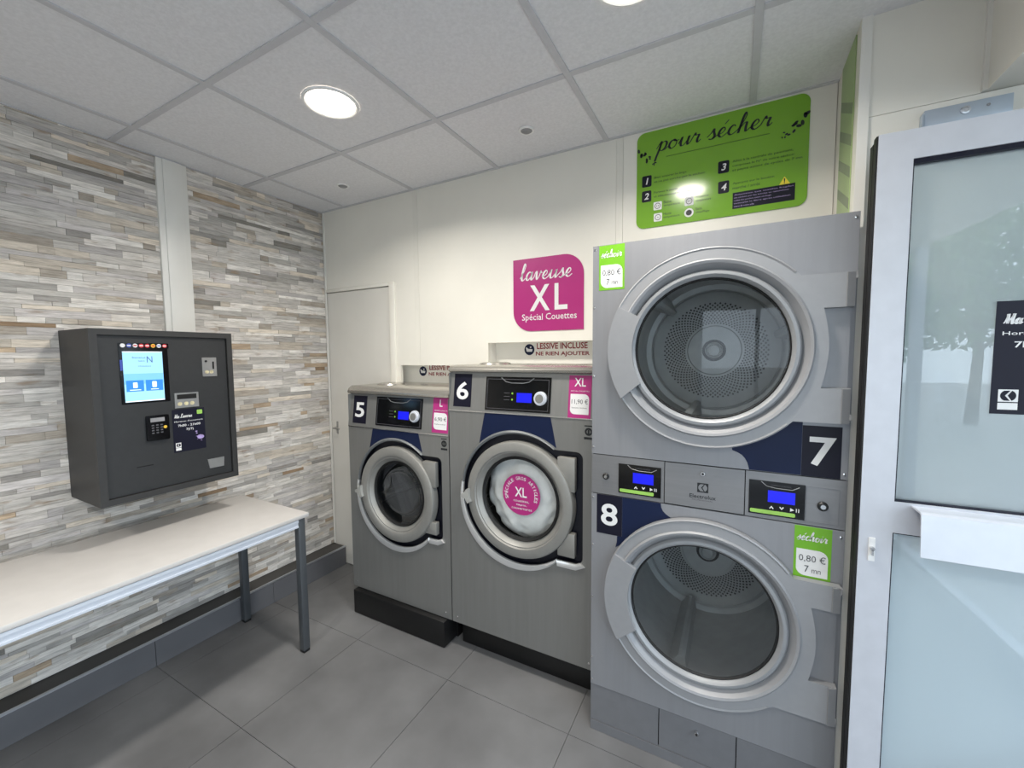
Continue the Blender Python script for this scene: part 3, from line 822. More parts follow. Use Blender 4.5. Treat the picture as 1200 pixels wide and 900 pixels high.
# ------------------------------------------------------------------ front-loading washers 5 and 6
def washer(p):
    x0, x1, zp, zt, zc = p['x0'], p['x1'], p['zp'], p['zt'], p['zc']
    cx, cz, rr, rg, rh = p['cx'], p['cz'], p['ring'], p['glass'], p['hole']
    bx, bz0, bz1 = p['bx'], p['bz0'], p['bz1']
    Y, zb = 1.67, .147
    t = thing('washing_machine', ((x0 + x1) / 2, 1.88, 0), p['label'], 'washing machine', 'front-loading washers against the back wall')
    F = facing(Y); Fp = leaning(Y - .002, zp, zt, .024)
    bm = bmesh.new()
    box(bm, x0, x0 + .003, Y + .003, 2.1, zb, zt - .002); box(bm, x1 - .003, x1, Y + .003, 2.1, zb, zt - .002)
    box(bm, x0 + .003, x1 - .003, 2.097, 2.1, zb, zt - .01); box(bm, x0 + .003, x1 - .003, Y + .003, 2.097, zb, zb + .003)
    mk('cabinet', bm, 'washer_grey', t)
    # front panel with the well of the door
    aT = math.degrees(math.asin((bz1 - cz) / rh)); aB = math.degrees(math.asin((cz - bz0) / rh))
    rad = .03
    well = arc(cx, cz, rh, aT, 360 - aB, 56) + arc(bx - rad, bz0 + rad, rad, 270, 360, 6) + arc(bx - rad, bz1 - rad, rad, 0, 90, 6)
    PL('front_panel', 'washer_grey', t, [rect(x0, x1, zb, zp - .002), well], F, -.006, 0)
    bm = bmesh.new(); plate(bm, [well, circle(cx, cz, rg + .012, 56)], facing(Y + .03), 0, .002)
    wl_ = bmesh.new()
    n = len(well)
    a = [wl_.verts.new(F(u, v, -.001)) for u, v in well]; b = [wl_.verts.new(F(u, v, -.03)) for u, v in well]
    for i in range(n): wl_.faces.new((a[i], a[(i + 1) % n], b[(i + 1) % n], b[i]))
    merge(bm, wl_)
    mk('door_well', bm, 'well_navy', t)
    # raised lip: painted on top, bright below
    def lip(name, m, a0, a1, w0, w1, extra=None):
        pts_o, pts_i = [], []
        N = 40
        for i in range(N + 1):
            q = a0 + (a1 - a0) * i / N
            w = w0 + (w1 - w0) * math.sin(math.pi * i / N)
            pts_i.append((cx + (rh - .001) * math.cos(R(q)), cz + (rh - .001) * math.sin(R(q))))
            pts_o.append((cx + (rh + w) * math.cos(R(q)), cz + (rh + w) * math.sin(R(q))))
        if extra:
            pts_i += extra[0]; pts_o += extra[1]
        g = bmesh.new()
        rows = []
        for (iu, iv), (ou, ov) in zip(pts_i, pts_o):
            mu_, mv_ = (iu + ou) / 2, (iv + ov) / 2
            rows.append([g.verts.new(F(iu, iv, -.004)), g.verts.new(F(iu, iv, .006)), g.verts.new(F(mu_, mv_, .011)), g.verts.new(F(ou * .85 + mu_ * .15, ov * .85 + mv_ * .15, .007)), g.verts.new(F(ou, ov, 0))])
        for A, Bq in zip(rows[:-1], rows[1:]):
            for j in range(4): g.faces.new((A[j], A[j + 1], Bq[j + 1], Bq[j]))
        for e_ in (rows[0], rows[-1]): g.faces.new(e_)
        return mk(name, g, m, t, smooth=50)
    lip('door_lip', 'washer_lip', aT, 172, .006, .016)
    bl = [(cx + rh * math.cos(R(360 - aB)) + .006, bz0 - .001), (bx - rad, bz0 - .001), (bx - .008, bz0 + .008)]
    blo = [(cx + rh * math.cos(R(360 - aB)) + .004, bz0 - .03), (bx - rad, bz0 - .03), (bx + .012, bz0 - .008)]
    lip('door_rim', 'rim_satin', 172, 360 - aB, .012, .036, (bl, blo))
    # door
    dn = LA('door', 'washer_door', t, [(rr, Y + .02), (rr, Y - .012), (rr - .004, Y - .021), (rr - .012, Y - .025), (rr - .045, Y - .024), (rg + .03, Y - .021), (rg + .025, Y - .016), (rg + .02, Y - .016), (rg + .004, Y + .004), (rg, Y + .006), (rg, Y + .02)], cx, cz, 72)
    ORG[dn] = ORG[t]
    LA('glass_seal', 'black_rubber', dn, [(rg + .001, Y + .004), (rg - .004, Y - .001), (rg - .014, Y + .006), (rg - .014, Y + .02)], cx, cz, 64)
    LA('glass', 'washer_glass', dn, [(rg - .006, Y + .006), (rg - .02, Y + .012), (rg * .6, Y + .020), (0, Y + .022)], cx, cz, 64)
    xr = bx - .032
    for (z0, z1) in ((cz + .075, bz1 - .026), (bz0 + .026, cz - .11)):
        B('hinge_block', 'washer_door', dn, cx + rr * .72, xr, Y - .014, Y + .015, z0, z1, bev=.004)
    g = bmesh.new()
    hx, hz = cx - rr + .002, cz - .012
    H_ = lambda L_: [(hx + (a_ - hx) * .8, hz + (b_ - hz) * .85) for a_, b_ in L_]
    plate(g, [H_([(hx - .036, hz + .004), (hx - .01, hz + .012), (hx + .004, hz + .036), (hx + .020, hz + .042), (hx + .024, hz - .012), (hx + .034, hz - .034), (hx + .012, hz - .046), (hx - .006, hz - .016), (hx - .034, hz - .012)])], F, .02, .04)
    bmesh.ops.bevel(g, geom=[e_ for e_ in g.edges if len(e_.link_faces) == 2 and e_.calc_face_angle(0) > .9], offset=.003, segments=2, affect='EDGES')
    mk('door_handle', g, 'handle_grey', dn, smooth=40)
    # drum
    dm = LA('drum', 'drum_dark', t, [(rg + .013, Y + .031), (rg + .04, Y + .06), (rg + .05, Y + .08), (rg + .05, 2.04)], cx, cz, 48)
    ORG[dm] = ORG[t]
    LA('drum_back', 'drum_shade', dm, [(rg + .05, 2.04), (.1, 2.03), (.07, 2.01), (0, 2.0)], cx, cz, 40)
    for an in (80, 200, 320):
        rb = bmesh.new(); u = (math.cos(R(an)), math.sin(R(an))); q = (-u[1], u[0]); ro = rg + .05
        pr = [(ro, -.03), (ro - .05, -.012), (ro - .055, 0), (ro - .05, .012), (ro, .03)]
        fr = [rb.verts.new((cx + a_ * u[0] + w_ * q[0], Y + .09, cz + a_ * u[1] + w_ * q[1])) for a_, w_ in pr]
        bk = [rb.verts.new((cx + a_ * u[0] + w_ * q[0], 2.03, cz + a_ * u[1] + w_ * q[1])) for a_, w_ in pr]
        for i in range(4): rb.faces.new((fr[i], fr[i + 1], bk[i + 1], bk[i]))
        rb.faces.new(fr)
        mk('drum_rib', rb, 'drum_dark', dm)
    # control panel, leaning back
    PL('control_panel', 'washer_grey', t, rect(x0, x1, zp, zt), Fp, -.03, 0)
    B('panel_edge', 'chrome', t, x0 + .001, x1 - .001, Y - .0035, Y - .0005, zp - .002, zp + .0015)
    bm = bmesh.new()
    pr = [(Y + .06, zt), (Y + .02, zt), (Y + .004, zt + .006), (Y + .002, zt + .016), (Y + .010, zt + (zc - zt) * .7), (Y + .035, zc), (2.1, zc), (2.1, zt)]
    va = [bm.verts.new((x0 - .002, a_, b_)) for a_, b_ in pr]; vb = [bm.verts.new((x1 + .001, a_, b_)) for a_, b_ in pr]
    for i in range(len(pr)): bm.faces.new((va[i], va[(i + 1) % len(pr)], vb[(i + 1) % len(pr)], vb[i]))
    bm.faces.new(va); bm.faces.new(vb)
    mk('top_cover', bm, 'steel_cap', t, smooth=50)
    LA('soap_lid', 'steel_cap', t, [(.085, zc), (.08, zc + .008), (.06, zc + .012), (0, zc + .013)], x0 + .16, 0, 32, axis='z', cy=1.86)
    # control display
    u0, u1, v0, v1 = p['ctl']
    c = PL('display_panel', 'gloss_black', t, rect(u0, u1, v0, v1), Fp, 0, .003); ORG[c] = ORG[t]
    w, h = u1 - u0, v1 - v0
    bm = bmesh.new()
    plate(bm, [rect(u0 + .008, u1 - .01, v0 + .008, v1 - .010), rect(u0 + .010, u1 - .012, v0 + .010, v1 - .012)], Fp, .003, .0037)
    mk('display_outline', bm, 'print_grey', c)
    bm = bmesh.new(); um = (u0 + u1) / 2
    tube(bm, [Fp(um - .085, v1 - .004, .004), Fp(um - .06, v1 - .022, .004), Fp(um - .03, v1 - .028, .004), Fp(um + .03, v1 - .028, .004), Fp(um + .06, v1 - .022, .004), Fp(um + .085, v1 - .004, .004)], .002, 6)
    mk('top_line', bm, 'washer_lip', c)
    PL('display', 'lcd_blue', c, rect(u0 + .5 * w, u0 + .725 * w, v0 + .27 * h, v0 + .54 * h), Fp, .003, .0038)
    ku, kv = u0 + .86 * w, v0 + .41 * h
    kb = bmesh.new()
    for rad_, d0, d1 in ((.031, .003, .012), (.026, .012, .02)):
        plate(kb, [circle(ku, kv, rad_, 32)], Fp, d0, d1)
    kn = mk('selector_knob', kb, 'handle_metal', c); ORG[kn] = ORG[t]
    PL('knob_face', 'washer_grey', kn, circle(ku, kv, .019, 28), Fp, .02, .022)
    for q in (.34, .52):
        PL('indicator', 'led_green', c, circle(u0 + .43 * w, v0 + q * h, .0045, 12), Fp, .003, .0038)
    bm = bmesh.new()
    for q in (.32, .42, .52):
        plate(bm, [rect(u0 + .3 * w, u0 + .39 * w, v0 + q * h, v0 + (q + .015) * h)], Fp, .003, .0035)
    mk('program_marks', bm, 'print_grey', c)
    # number and price
    u0, u1, v0, v1 = p['num']
    nl = PL('number_label', 'label_navy', t, rect(u0, u1, v0, v1), Fp, 0, .001); ORG[nl] = ORG[t]
    TX(p['digit'], u0 + .16 * (u1 - u0), u1 - .16 * (u1 - u0), v0 + .22 * (v1 - v0), v0 + .76 * (v1 - v0), 'print_white', nl, Fp, .0016, bold=.02)
    u0, u1, v0, v1 = p['price']
    ps = PL('price_sticker', 'magenta', t, rect(u0, u1, v0 - .002, v1), Fp, 0, .001); ORG[ps] = ORG[t]
    w, h = u1 - u0, v1 - v0
    sz = p['size']
    ww = .5 if len(sz) > 1 else .18
    TX(sz, u0 + (.5 - ww / 2) * w, u0 + (.5 + ww / 2) * w, v0 + .74 * h, v0 + .94 * h, 'print_white', ps, Fp, .0018, bold=.012)
    TX(p['sub'], u0 + .1 * w, u1 - .1 * w, v0 + .615 * h, v0 + .65 * h, 'print_white', ps, Fp, .0018)
    PL('price_field', 'print_white', ps, rrect(u0 + .09 * w, u1 - .09 * w, v0 + .08 * h, v0 + .56 * h, bl=.02, tr=.022), Fp, 0, .0014)
    TX(p['cost'], u0 + .15 * w, u1 - .13 * w, v0 + .31 * h, v0 + .44 * h, 'print_grey', ps, Fp, .002)
    TX('lessive incluse', u0 + .17 * w, u1 - .17 * w, v0 + .22 * h, v0 + .255 * h, 'print_grey', ps, Fp, .002)
    # navy apron between panel and door
    ap = p['apron']
    PL('navy_apron', 'navy', t, [(ap[0], zp - .003), (ap[1], zp - .003)] + arc(cx, cz, rh + .012, 54, 132, 16), F, 0, .0007)
    # recycling mark
    u, v = p['icon']
    bm = bmesh.new()
    plate(bm, [circle(u, v, .017, 18), circle(u, v, .009, 14)], F, 0, .0007)
    plate(bm, [rect(u - .004, u + .004, v - .014, v + .008)], F, .0007, .001)
    plate(bm, [rect(u - .018, u + .018, v + .022, v + .027)], F, 0, .0007)
    plate(bm, [rect(u - .02, u + .02, v - .033, v - .023)], F, 0, .0007)
    mk('care_mark', bm, 'print_black', t)
    # plinth and screws
    a_, b_, c_, d_ = p['plinth']
    B('plinth', 'plinth_black', t, a_, b_, c_, 2.08, .001, d_, bev=.006)
    B('support', 'plinth_black', t, x0 + .02, x1 - .02, 1.75, 2.09, .001, zb - .001)
    for (u, v) in ((x0 + .03, zb + .03), (x1 - .04, zb + .03)):
        LA('screw', 'chrome', t, [(.005, Y), (.0045, Y - .002), (0, Y - .003)], u, v, 10)
    return t, F, dn

w5, F5, _ = washer(dict(x0=-1.99, x1=-1.2625, zp=1.118, zt=1.305, zc=1.352, cx=-1.617, cz=.765, ring=.265, glass=.182, hole=.296, bx=-1.31, bz0=.562, bz1=1.0,
    ctl=(-1.77, -1.438, 1.138, 1.297), num=(-1.955, -1.848, 1.138, 1.296), digit='5', price=(-1.37, -1.266, 1.131, 1.308), size='L', sub='GRANDE CAPACITÉ', cost='6,90 €',
    apron=(-1.793, -1.46), icon=(-1.292, 1.075), plinth=(-1.962, -1.292, 1.64, .142),
    label='smaller grey front-loading washer numbered 5, at the left, on a black plinth'))
w6, F6, dn6 = washer(dict(x0=-1.257, x1=-.486, zp=1.252, zt=1.44, zc=1.476, cx=-.866, cz=.855, ring=.274, glass=.2, hole=.308, bx=-.556, bz0=.612, bz1=1.106,
    ctl=(-1.043, -.707, 1.265, 1.422), num=(-1.23, -1.127, 1.272, 1.433), digit='6', price=(-.625, -.524, 1.255, 1.434), size='XL', sub='SPÉCIAL COUETTES', cost='11,90 €',
    apron=(-1.046, -.705), icon=(-.532, 1.198), plinth=(-1.24, -.49, 1.73, .146),
    label='larger grey front-loading washer numbered 6 with white bedding behind its glass'))

# pink round sticker on the glass of machine 6
cx, cz, sr = -.862, .872, .098
FS = facing(1.688)
bm = bmesh.new(); plate(bm, [circle(cx, cz, sr, 40)], FS, 0, .001)
st = mk('round_sticker', bm, 'magenta', dn6); ORG[st] = ORG[w6]
bm = bmesh.new()
word = 'SPÉCIALE GROS ARTICLES'
for i, ch in enumerate(word):
    if ch == ' ': continue
    an = R(197 - (197 + 17) * i / (len(word) - 1))
    u, v = cx + .078 * math.cos(an), cz + .078 * math.sin(an)
    wd = .0035 if ch == 'I' else .0112
    text_into(bm, ch, u - wd / 2, u + wd / 2, v - .008, v + (.0115 if ch == 'É' else .008), FS, .0016, .01, 0, (u, v, an - math.pi / 2))
text_into(bm, 'XL', cx - .032, cx + .03, cz - .012, cz + .034, FS, .0016, .015)
text_into(bm, 'couettes,', cx - .04, cx + .042, cz - .038, cz - .026, FS, .0016)
text_into(bm, 'tapis,', cx - .026, cx + .03, cz - .056, cz - .044, FS, .0016)
text_into(bm, 'couvertures', cx - .05, cx + .056, cz - .072, cz - .062, FS, .0016)
mk('lettering', bm, 'print_white', st)

# bedding in the drum of machine 6
bm = bmesh.new()
bmesh.ops.create_icosphere(bm, subdivisions=5, radius=1.0)
for v in bm.verts:
    q = v.co.copy()
    n1 = noise.ridged_multi_fractal(q * 1.6 + Vector((3, 1, 7)), 1.0, 2.0, 3, 1.0, 2.0)
    n2 = noise.noise(q * 3.3)
    n3 = noise.ridged_multi_fractal(q * 3.1 + Vector((1, 5, 2)), 1.0, 2.0, 2, 1.0, 2.0)
    k = min(1.0, 1.08 - .07 * n1 - .035 * n3 + .05 * n2)
    pw = lambda t: math.copysign(abs(t) ** .5, t)
    v.co = Vector((-.868 + q.x * .238 * k, 1.872 + pw(q.y) * .172 * k, .852 + q.z * .238 * k))
dv = mk('duvet', bm, 'duvet', None, smooth=60, loc=(-.866, 1.86, .62))
tag(dv, 'crumpled white duvet inside the drum of machine 6', 'duvet')

# ------------------------------------------------------------------ wall signs
SB = facing(YB)
sg = thing('wall_sign', (-.87, YB, 1.65), 'magenta sign reading laveuse XL above machine 6', 'sign')
PL('sign_panel', 'magenta', sg, rrect(-1.069, -.671, 1.651, 2.034, bl=.105, tr=.105, n=10), SB, .0005, .004)
SC('laveuse', -1.03, -.735, 1.92, .043, 'print_white', sg, SB, .0048, w=.14)
bm = bmesh.new()
text_into(bm, 'X', -.97, -.855, 1.757, 1.892, SB, .0048, .02); text_into(bm, 'L', -.828, -.757, 1.757, 1.892, SB, .0048, .02)
mk('lettering', bm, 'print_white', sg)
TX('Spécial Couettes', -1.017, -.707, 1.698, 1.742, 'print_white', sg, SB, .0048, bold=.004)

gs = thing('wall_sign', (-.09, YB, 2.1), 'green instruction sign reading pour sécher above the dryers', 'sign')
PL('sign_panel', 'sign_green', gs, rrect(-.418, .235, 2.102, 2.527, .035, .035, .035, .035, n=8), SB, .0005, .005)
dS = .0058
SC('pour sécher', -.335, .108, 2.433, .037, 'print_black', gs, SB, dS, w=.13, slant=.36)
PL('rule_line', 'print_green_dark', gs, rect(-.29, .103, 2.4025, 2.404), SB, .005, dS)
for n_, u0, v0 in (('1', -.394, 2.286), ('2', -.394, 2.219), ('3', -.081, 2.283), ('4', -.079, 2.2)):
    b_ = PL('step_badge', 'label_navy', gs, rrect(u0, u0 + .042, v0, v0 + .05, .006, .006, .006, .006, n=3), SB, .005, dS); ORG[b_] = ORG[gs]
    TX(n_, u0 + .004, u0 + .036, v0 + .011, v0 + .039, 'print_white', b_, SB, dS + .0006, bold=.02, slant=.2, keep=True)
for s, u0, u1, v in (('Bien essorer le linge', -.340, -.205, 2.313), ('et ne pas surcharger le séchoir', -.340, -.13, 2.295), ('Fermez la porte', -.340, -.24, 2.248), ('et sélectionnez la température', -.340, -.15, 2.230),
                     ('Basse', -.298, -.265, 2.200), ('température', -.298, -.23, 2.184), ('Haute', -.298, -.265, 2.148), ('température', -.298, -.23, 2.132),
                     ('Moyenne', -.165, -.115, 2.197), ('température', -.165, -.105, 2.181), ('Sans', -.165, -.14, 2.148), ('chauffage', -.165, -.11, 2.132),
                     ('Allez à la centrale de paiement,', -.027, .185, 2.316), ('composez le N° de votre séchoir', -.027, .19, 2.298), ('et payez autant de cycles de 7 mn', -.027, .215, 2.280),
                     ('Appuyez sur le bouton', -.024, .123, 2.226), ('marche / arrêt', -.024, .075, 2.208)):
    TX(s, u0, u1, v, v + .0115, 'print_green_dark', gs, SB, dS)
nb = PL('notice_box', 'label_navy', gs, rect(-.023, .195, 2.128, 2.194), SB, .005, dS); ORG[nb] = ORG[gs]
for i, (s, u1) in enumerate((('Attention aux textiles fragiles', .19), ('ne séchez pas les articles en caoutchouc', .175), ('videz les poches avant séchage', .115), ('nettoyez le filtre après utilisation', .18), ('merci de votre aide', .055))):
    TX(s, -.017, u1, 2.18 - i * .0115, 2.187 - i * .0115, 'lilac', nb, SB, dS + .0006)
PL('warning_triangle', 'warning_yellow', gs, [(.141, 2.1945), (.178, 2.1945), (.1585, 2.225)], SB, .005, dS)
bm = bmesh.new(); plate(bm, [[(.1572, 2.203), (.1598, 2.203), (.1608, 2.217), (.1562, 2.217)]], SB, dS, dS + .0005); plate(bm, [circle(.1585, 2.1995, .002, 8)], SB, dS, dS + .0005)
mk('exclamation_mark', bm, 'print_black', gs)
for (u, v, kind) in ((-.324, 2.194, 0), (-.322, 2.143, 1), (-.192, 2.191, 2), (-.192, 2.142, 3)):
    ic = PL('dry_symbol', 'print_white', gs, rrect(u - .018, u + .018, v - .018, v + .018, .004, .004, .004, .004, n=3) if kind < 3 else circle(u, v, .019, 20), SB, .005, dS); ORG[ic] = ORG[gs]
    if kind < 3:
        bm = bmesh.new(); plate(bm, [circle(u, v, .013, 20), circle(u, v, .0105, 20)], SB, dS, dS + .0005)
        for q in range(kind if kind else 2): plate(bm, [circle(u - .004 * (1 if kind != 1 else 0) + .008 * q, v, .0022, 8)], SB, dS, dS + .0005)
        mk('symbol_mark', bm, 'print_grey', ic)
    else: PL('symbol_mark', 'print_black', ic, circle(u, v, .012, 20), SB, dS, dS + .0006)
rq = random.Random(3)
for side in (0, 1):
    bm = bmesh.new()
    for k in range(13):
        f_ = k / 12
        if side == 0: u, v = -.41 + .07 * f_ + rq.uniform(-.004, .012), 2.45 - .075 * f_ + rq.uniform(-.014, .014)
        else: u, v = .222 - .078 * f_ + rq.uniform(-.006, .006), 2.436 - .062 * f_ + rq.uniform(-.014, .014)
        r_ = .011 * (1 - .62 * f_) * rq.uniform(.7, 1.1)
        an = rq.uniform(0, 3)
        plate(bm, [[(u + r_ * math.cos(q) * math.cos(an) - .6 * r_ * math.sin(q) * math.sin(an), v + r_ * math.cos(q) * math.sin(an) + .6 * r_ * math.sin(q) * math.cos(an)) for q in [i * math.pi / 5 for i in range(10)]]], SB, .005, dS)
    mk('petal_print', bm, 'print_black', gs)

NB = facing(2.108)
def lessive(u0, u1, v0, v1, iu, iv, lab):
    s = thing('wall_sign', ((u0 + u1) / 2, 2.108, v0), lab, 'sign', 'red detergent notices behind the washers')
    TX('LESSIVE INCLUSE', u0 + .006, u1 - .012, v0 + .042, v1, 'print_red', s, NB, .0012, bold=.022)
    TX('NE RIEN AJOUTER', u0, u1, v0, v0 + .028, 'print_red', s, NB, .0012, bold=.022)
    ic = PL('round_icon', 'navy', s, circle(iu, iv, .031, 28), NB, .0003, .001); ORG[ic] = ORG[s]
    bm = bmesh.new()
    plate(bm, [[(iu - .016, iv - .012), (iu + .016, iv - .012), (iu + .02, iv + .002), (iu - .006, iv + .004), (iu - .018, iv + .014), (iu - .022, iv + .008)]], NB, .001, .0015)
    plate(bm, [circle(iu + .008, iv + .013, .005, 10)], NB, .001, .0015)
    mk('icon_mark', bm, 'print_white', ic)
lessive(-.978, -.667, 1.514, 1.59, -1.018, 1.554, 'red LESSIVE INCLUSE notice in the niche above machine 6')
lessive(-1.742, -1.43, 1.39, 1.462, -1.79, 1.424, 'red LESSIVE INCLUSE notice in the niche behind machine 5')

# green sign on the return wall, seen almost edge-on
RW = lambda u, v, d: (.32 - d, u, v)
rs = thing('wall_sign', (.32, 1.85, 2.0), 'narrow green and grey striped sign on the return wall above the dryers', 'sign')
PL('sign_panel', 'sign_green_dull', rs, rect(1.745, 1.93, 1.95, 2.53), RW, .0005, .004)
for k in range(4):
    v = 1.99 + k * .1
    PL('grey_stripe', 'sign_grey', rs, [(1.746, v), (1.925, v + .09), (1.925, v + .125), (1.746, v + .035)], RW, .004, .0045)

# ------------------------------------------------------------------ payment kiosk on the stone wall
KX = -2.275
kf = facing_left(KX); ki = facing_left(KX - .012)
kk = thing('payment_kiosk', (-2.45, .93, .905), 'dark grey wall-mounted payment terminal with touchscreen above the table', 'payment terminal')
y0, y1, z0, z1 = .664, 1.2, .906, 1.644
bm = bmesh.new()
t_ = .004
box(bm, XL + .012, KX - .0255, y0, y0 + t_, z0, z1); box(bm, XL + .012, KX - .0255, y1 - t_, y1, z0, z1)
box(bm, XL + .012, KX - .0255, y0 + t_, y1 - t_, z0, z0 + t_); box(bm, XL + .012, KX - .0255, y0 + t_, y1 - t_, z1 - t_, z1)
box(bm, XL + .012, XL + .016, y0 + t_, y1 - t_, z0 + t_, z1 - t_)
mk('housing', bm, 'kiosk', kk)
bm = bmesh.new(); plate(bm, [rect(y0, y1, z0, z1), rect(.69, 1.176, .932, 1.619)], kf, -.025, 0)
mk('front_frame', bm, 'kiosk', kk)
PL('front_door', 'kiosk_door', kk, rect(.692, 1.174, .934, 1.617), ki, -.01, 0)
B('door_gap', 'hole_black', kk, KX - .028, KX - .0235, .688, 1.178, .93, 1.621)
sb = PL('screen_bezel', 'gloss_black', kk, rect(.756, .928, 1.325, 1.572), ki, 0, .002); ORG[sb] = ORG[kk]
ki2 = lambda u, v, d: ki(u, v, d + .002)
sc_ = PL('screen', 'screen_sky', sb, rect(.768, .907, 1.333, 1.551), ki2, 0, .0008); ORG[sc_] = ORG[kk]
PL('screen_image', 'screen_mid', sb, rect(.768, .907, 1.41, 1.455), ki2, .0008, .0011)
PL('screen_button', 'screen_blue', sb, rect(.774, .834, 1.378, 1.426), ki2, .0011, .0015)
PL('screen_button', 'screen_blue', sb, rect(.841, .903, 1.378, 1.426), ki2, .0011, .0015)
bm = bmesh.new()
plate(bm, [rrect(.797, .812, 1.393, 1.417, .003, .003, .003, .003)], ki2, .0015, .0018); plate(bm, [rrect(.864, .88, 1.393, 1.419, .003, .003, .003, .003)], ki2, .0015, .0018)
plate(bm, [rect(.785, .823, 1.383, 1.386)], ki2, .0015, .0018); plate(bm, [rect(.858, .886, 1.383, 1.386)], ki2, .0015, .0018)
plate(bm, [rect(.768, .907, 1.333, 1.337), ], ki2, .0008, .0012); plate(bm, [rect(.768, .907, 1.548, 1.551)], ki2, .0008, .0012)
mk('screen_symbols', bm, 'screen_white', sb)
bm = bmesh.new()
text_into(bm, 'Bienvenue', .800, .845, 1.521, 1.529, ki2, .0012); text_into(bm, 'laverie', .82, .842, 1.507, 1.514, ki2, .0012)
text_into(bm, 'N', .85, .87, 1.503, 1.53, ki2, .0012); text_into(bm, 'Choisissez', .818, .864, 1.485, 1.490, ki2, .0012)
mk('screen_lettering', bm, 'screen_ink', sb)
PL('side_sticker', 'flag_blue', kk, rect(.7585, .7665, 1.47, 1.515), ki2, 0, .0006)
fs = PL('flag_strip', 'gloss_black', kk, rrect(.756, .933, 1.565, 1.588, .004, .004, .004, .004, n=3), ki, 0, .0026); ORG[fs] = ORG[kk]
for i, cs in enumerate((('print_white', 'print_white'), ('flag_blue', 'print_white'), ('print_white', 'flag_red'), ('flag_red', 'print_white'), ('flag_red', 'print_white'), ('flag_yellow', 'flag_red'), ('print_white', 'flag_blue'), ('flag_red', 'print_white'))):
    u = .771 + i * .021
    F2 = lambda a, b, d: ki(a, b, d + .0026)
    PL('flag', cs[0], fs, circle(u, 1.5765, .0085, 16), F2, 0, .0004)
    PL('flag', cs[1], fs, rect(u - .006, u + .006, 1.574, 1.579), F2, .0004, .0007)
cp = PL('coin_slot', 'steel_plate', kk, rect(1.064, 1.127, 1.43, 1.523), ki, 0, .005); ORG[cp] = ORG[kk]
ki5 = lambda u, v, d: ki(u, v, d + .005)
PL('slot_opening', 'hole_black', cp, rect(1.108, 1.116, 1.466, 1.503), ki5, 0, .0006)
bm = bmesh.new()
for u in (1.083, 1.103): plate(bm, [circle(u, 1.452, .0085, 16)], ki5, 0, .0012)
mk('coin_picture', bm, 'brass', cp)
PL('coin_button', 'black_plastic', cp, circle(1.08, 1.505, .005, 12), ki5, 0, .004)
cr = PL('note_reader', 'steel_plate', kk, rect(.943, 1.04, 1.288, 1.358), ki, 0, .006); ORG[cr] = ORG[kk]
ki6 = lambda u, v, d: ki(u, v, d + .006)
PL('slot_opening', 'hole_black', cr, rect(.952, 1.031, 1.329, 1.351), ki6, 0, .0006)
bm = bmesh.new()
for u in (.962, .988, 1.012): plate(bm, [circle(u, 1.307, .009, 14)], ki6, 0, .0008)
mk('card_picture', bm, 'brass', cr)
po = PL('opening_hours_poster', 'label_navy', kk, rect(.93, 1.063, 1.08, 1.281), ki, 0, .0008); ORG[po] = ORG[kk]

def hours_poster(parent, u0, u1, v0, v1, fm):
    w, h = u1 - u0, v1 - v0
    U = lambda a: u0 + a * w
    V = lambda a: v0 + a * h
    SC('Ma Laverie', U(.06), U(.6), V(.80), .045 * h, 'print_white', parent, fm, .0014, w=.3, slant=.3)
    PL('corner_badge', 'lime', parent, rrect(U(.76), U(.93), V(.85), V(.95), .003, .003, .003, .003), fm, .0008, .0013)
    TX("Horaires d'ouverture", U(.06), U(.93), V(.70), V(.735), 'print_white', parent, fm, .0013, bold=.006)
    TX('7h00 - 21h00', U(.16), U(.85), V(.59), V(.645), 'print_white', parent, fm, .0013, bold=.015)
    TX('7j/7j', U(.4), U(.62), V(.48), V(.545), 'print_white', parent, fm, .0013, bold=.015)
    logo_mark(parent, U(.06), U(.22), V(.11), V(.22), lambda a, b, d: fm(a, b, d + .0008), 'label_navy', 'print_white', .0005)
    PL('emblem_bar', 'print_white', parent, rect(U(.06), U(.22), V(.04), V(.10)), fm, .0008, .0013)
    bm = bmesh.new()
    rp = random.Random(11)
    for k in range(9):
        u, v = U(.7 + .2 * rp.random()), V(.18 + .26 * rp.random()); r_ = w * rp.uniform(.012, .035)
        plate(bm, [[(u + r_ * math.cos(q), v + .7 * r_ * math.sin(q)) for q in [i * math.pi / 4 for i in range(8)]]], fm, .0008, .0013)
    plate(bm, [[(U(.84) + .11 * w * math.cos(q), V(.29) + .05 * h * math.sin(q)) for q in [i * math.pi / 7 for i in range(14)]]], fm, .0008, .0012)
    mk('blossom_print', bm, 'lilac', parent)
hours_poster(po, .93, 1.063, 1.08, 1.281, ki)
kp = PL('card_keypad', 'gloss_black', kk, rrect(.831, .914, 1.153, 1.266, .006, .006, .006, .006, n=3), ki, 0, .012); ORG[kp] = ORG[kk]
ki12 = lambda u, v, d: ki(u, v, d + .012)
PL('keypad_display', 'spot_grey', kp, rect(.845, .897, 1.237, 1.255), ki12, 0, .0006)
bm = bmesh.new()
for i in range(3):
    for j in range(4):
        plate(bm, [rect(.848 + i * .016, .857 + i * .016, 1.185 + j * .0115, 1.1905 + j * .0115)], ki12, 0, .0012)
mk('keys', bm, 'print_grey', kp)
PL('light_key', 'flag_yellow', kp, circle(.898, 1.21, .007, 10), ki12, 0, .0012)
PL('ticket_slot', 'hole_black', kk, rect(.791, .85, 1.043, 1.047), ki, 0, .0008)
PL('coin_return', 'steel_plate', kk, [(1.065, 1.019), (1.14, 1.0185), (1.137, .972), (1.073, .973)], ki, 0, .004)

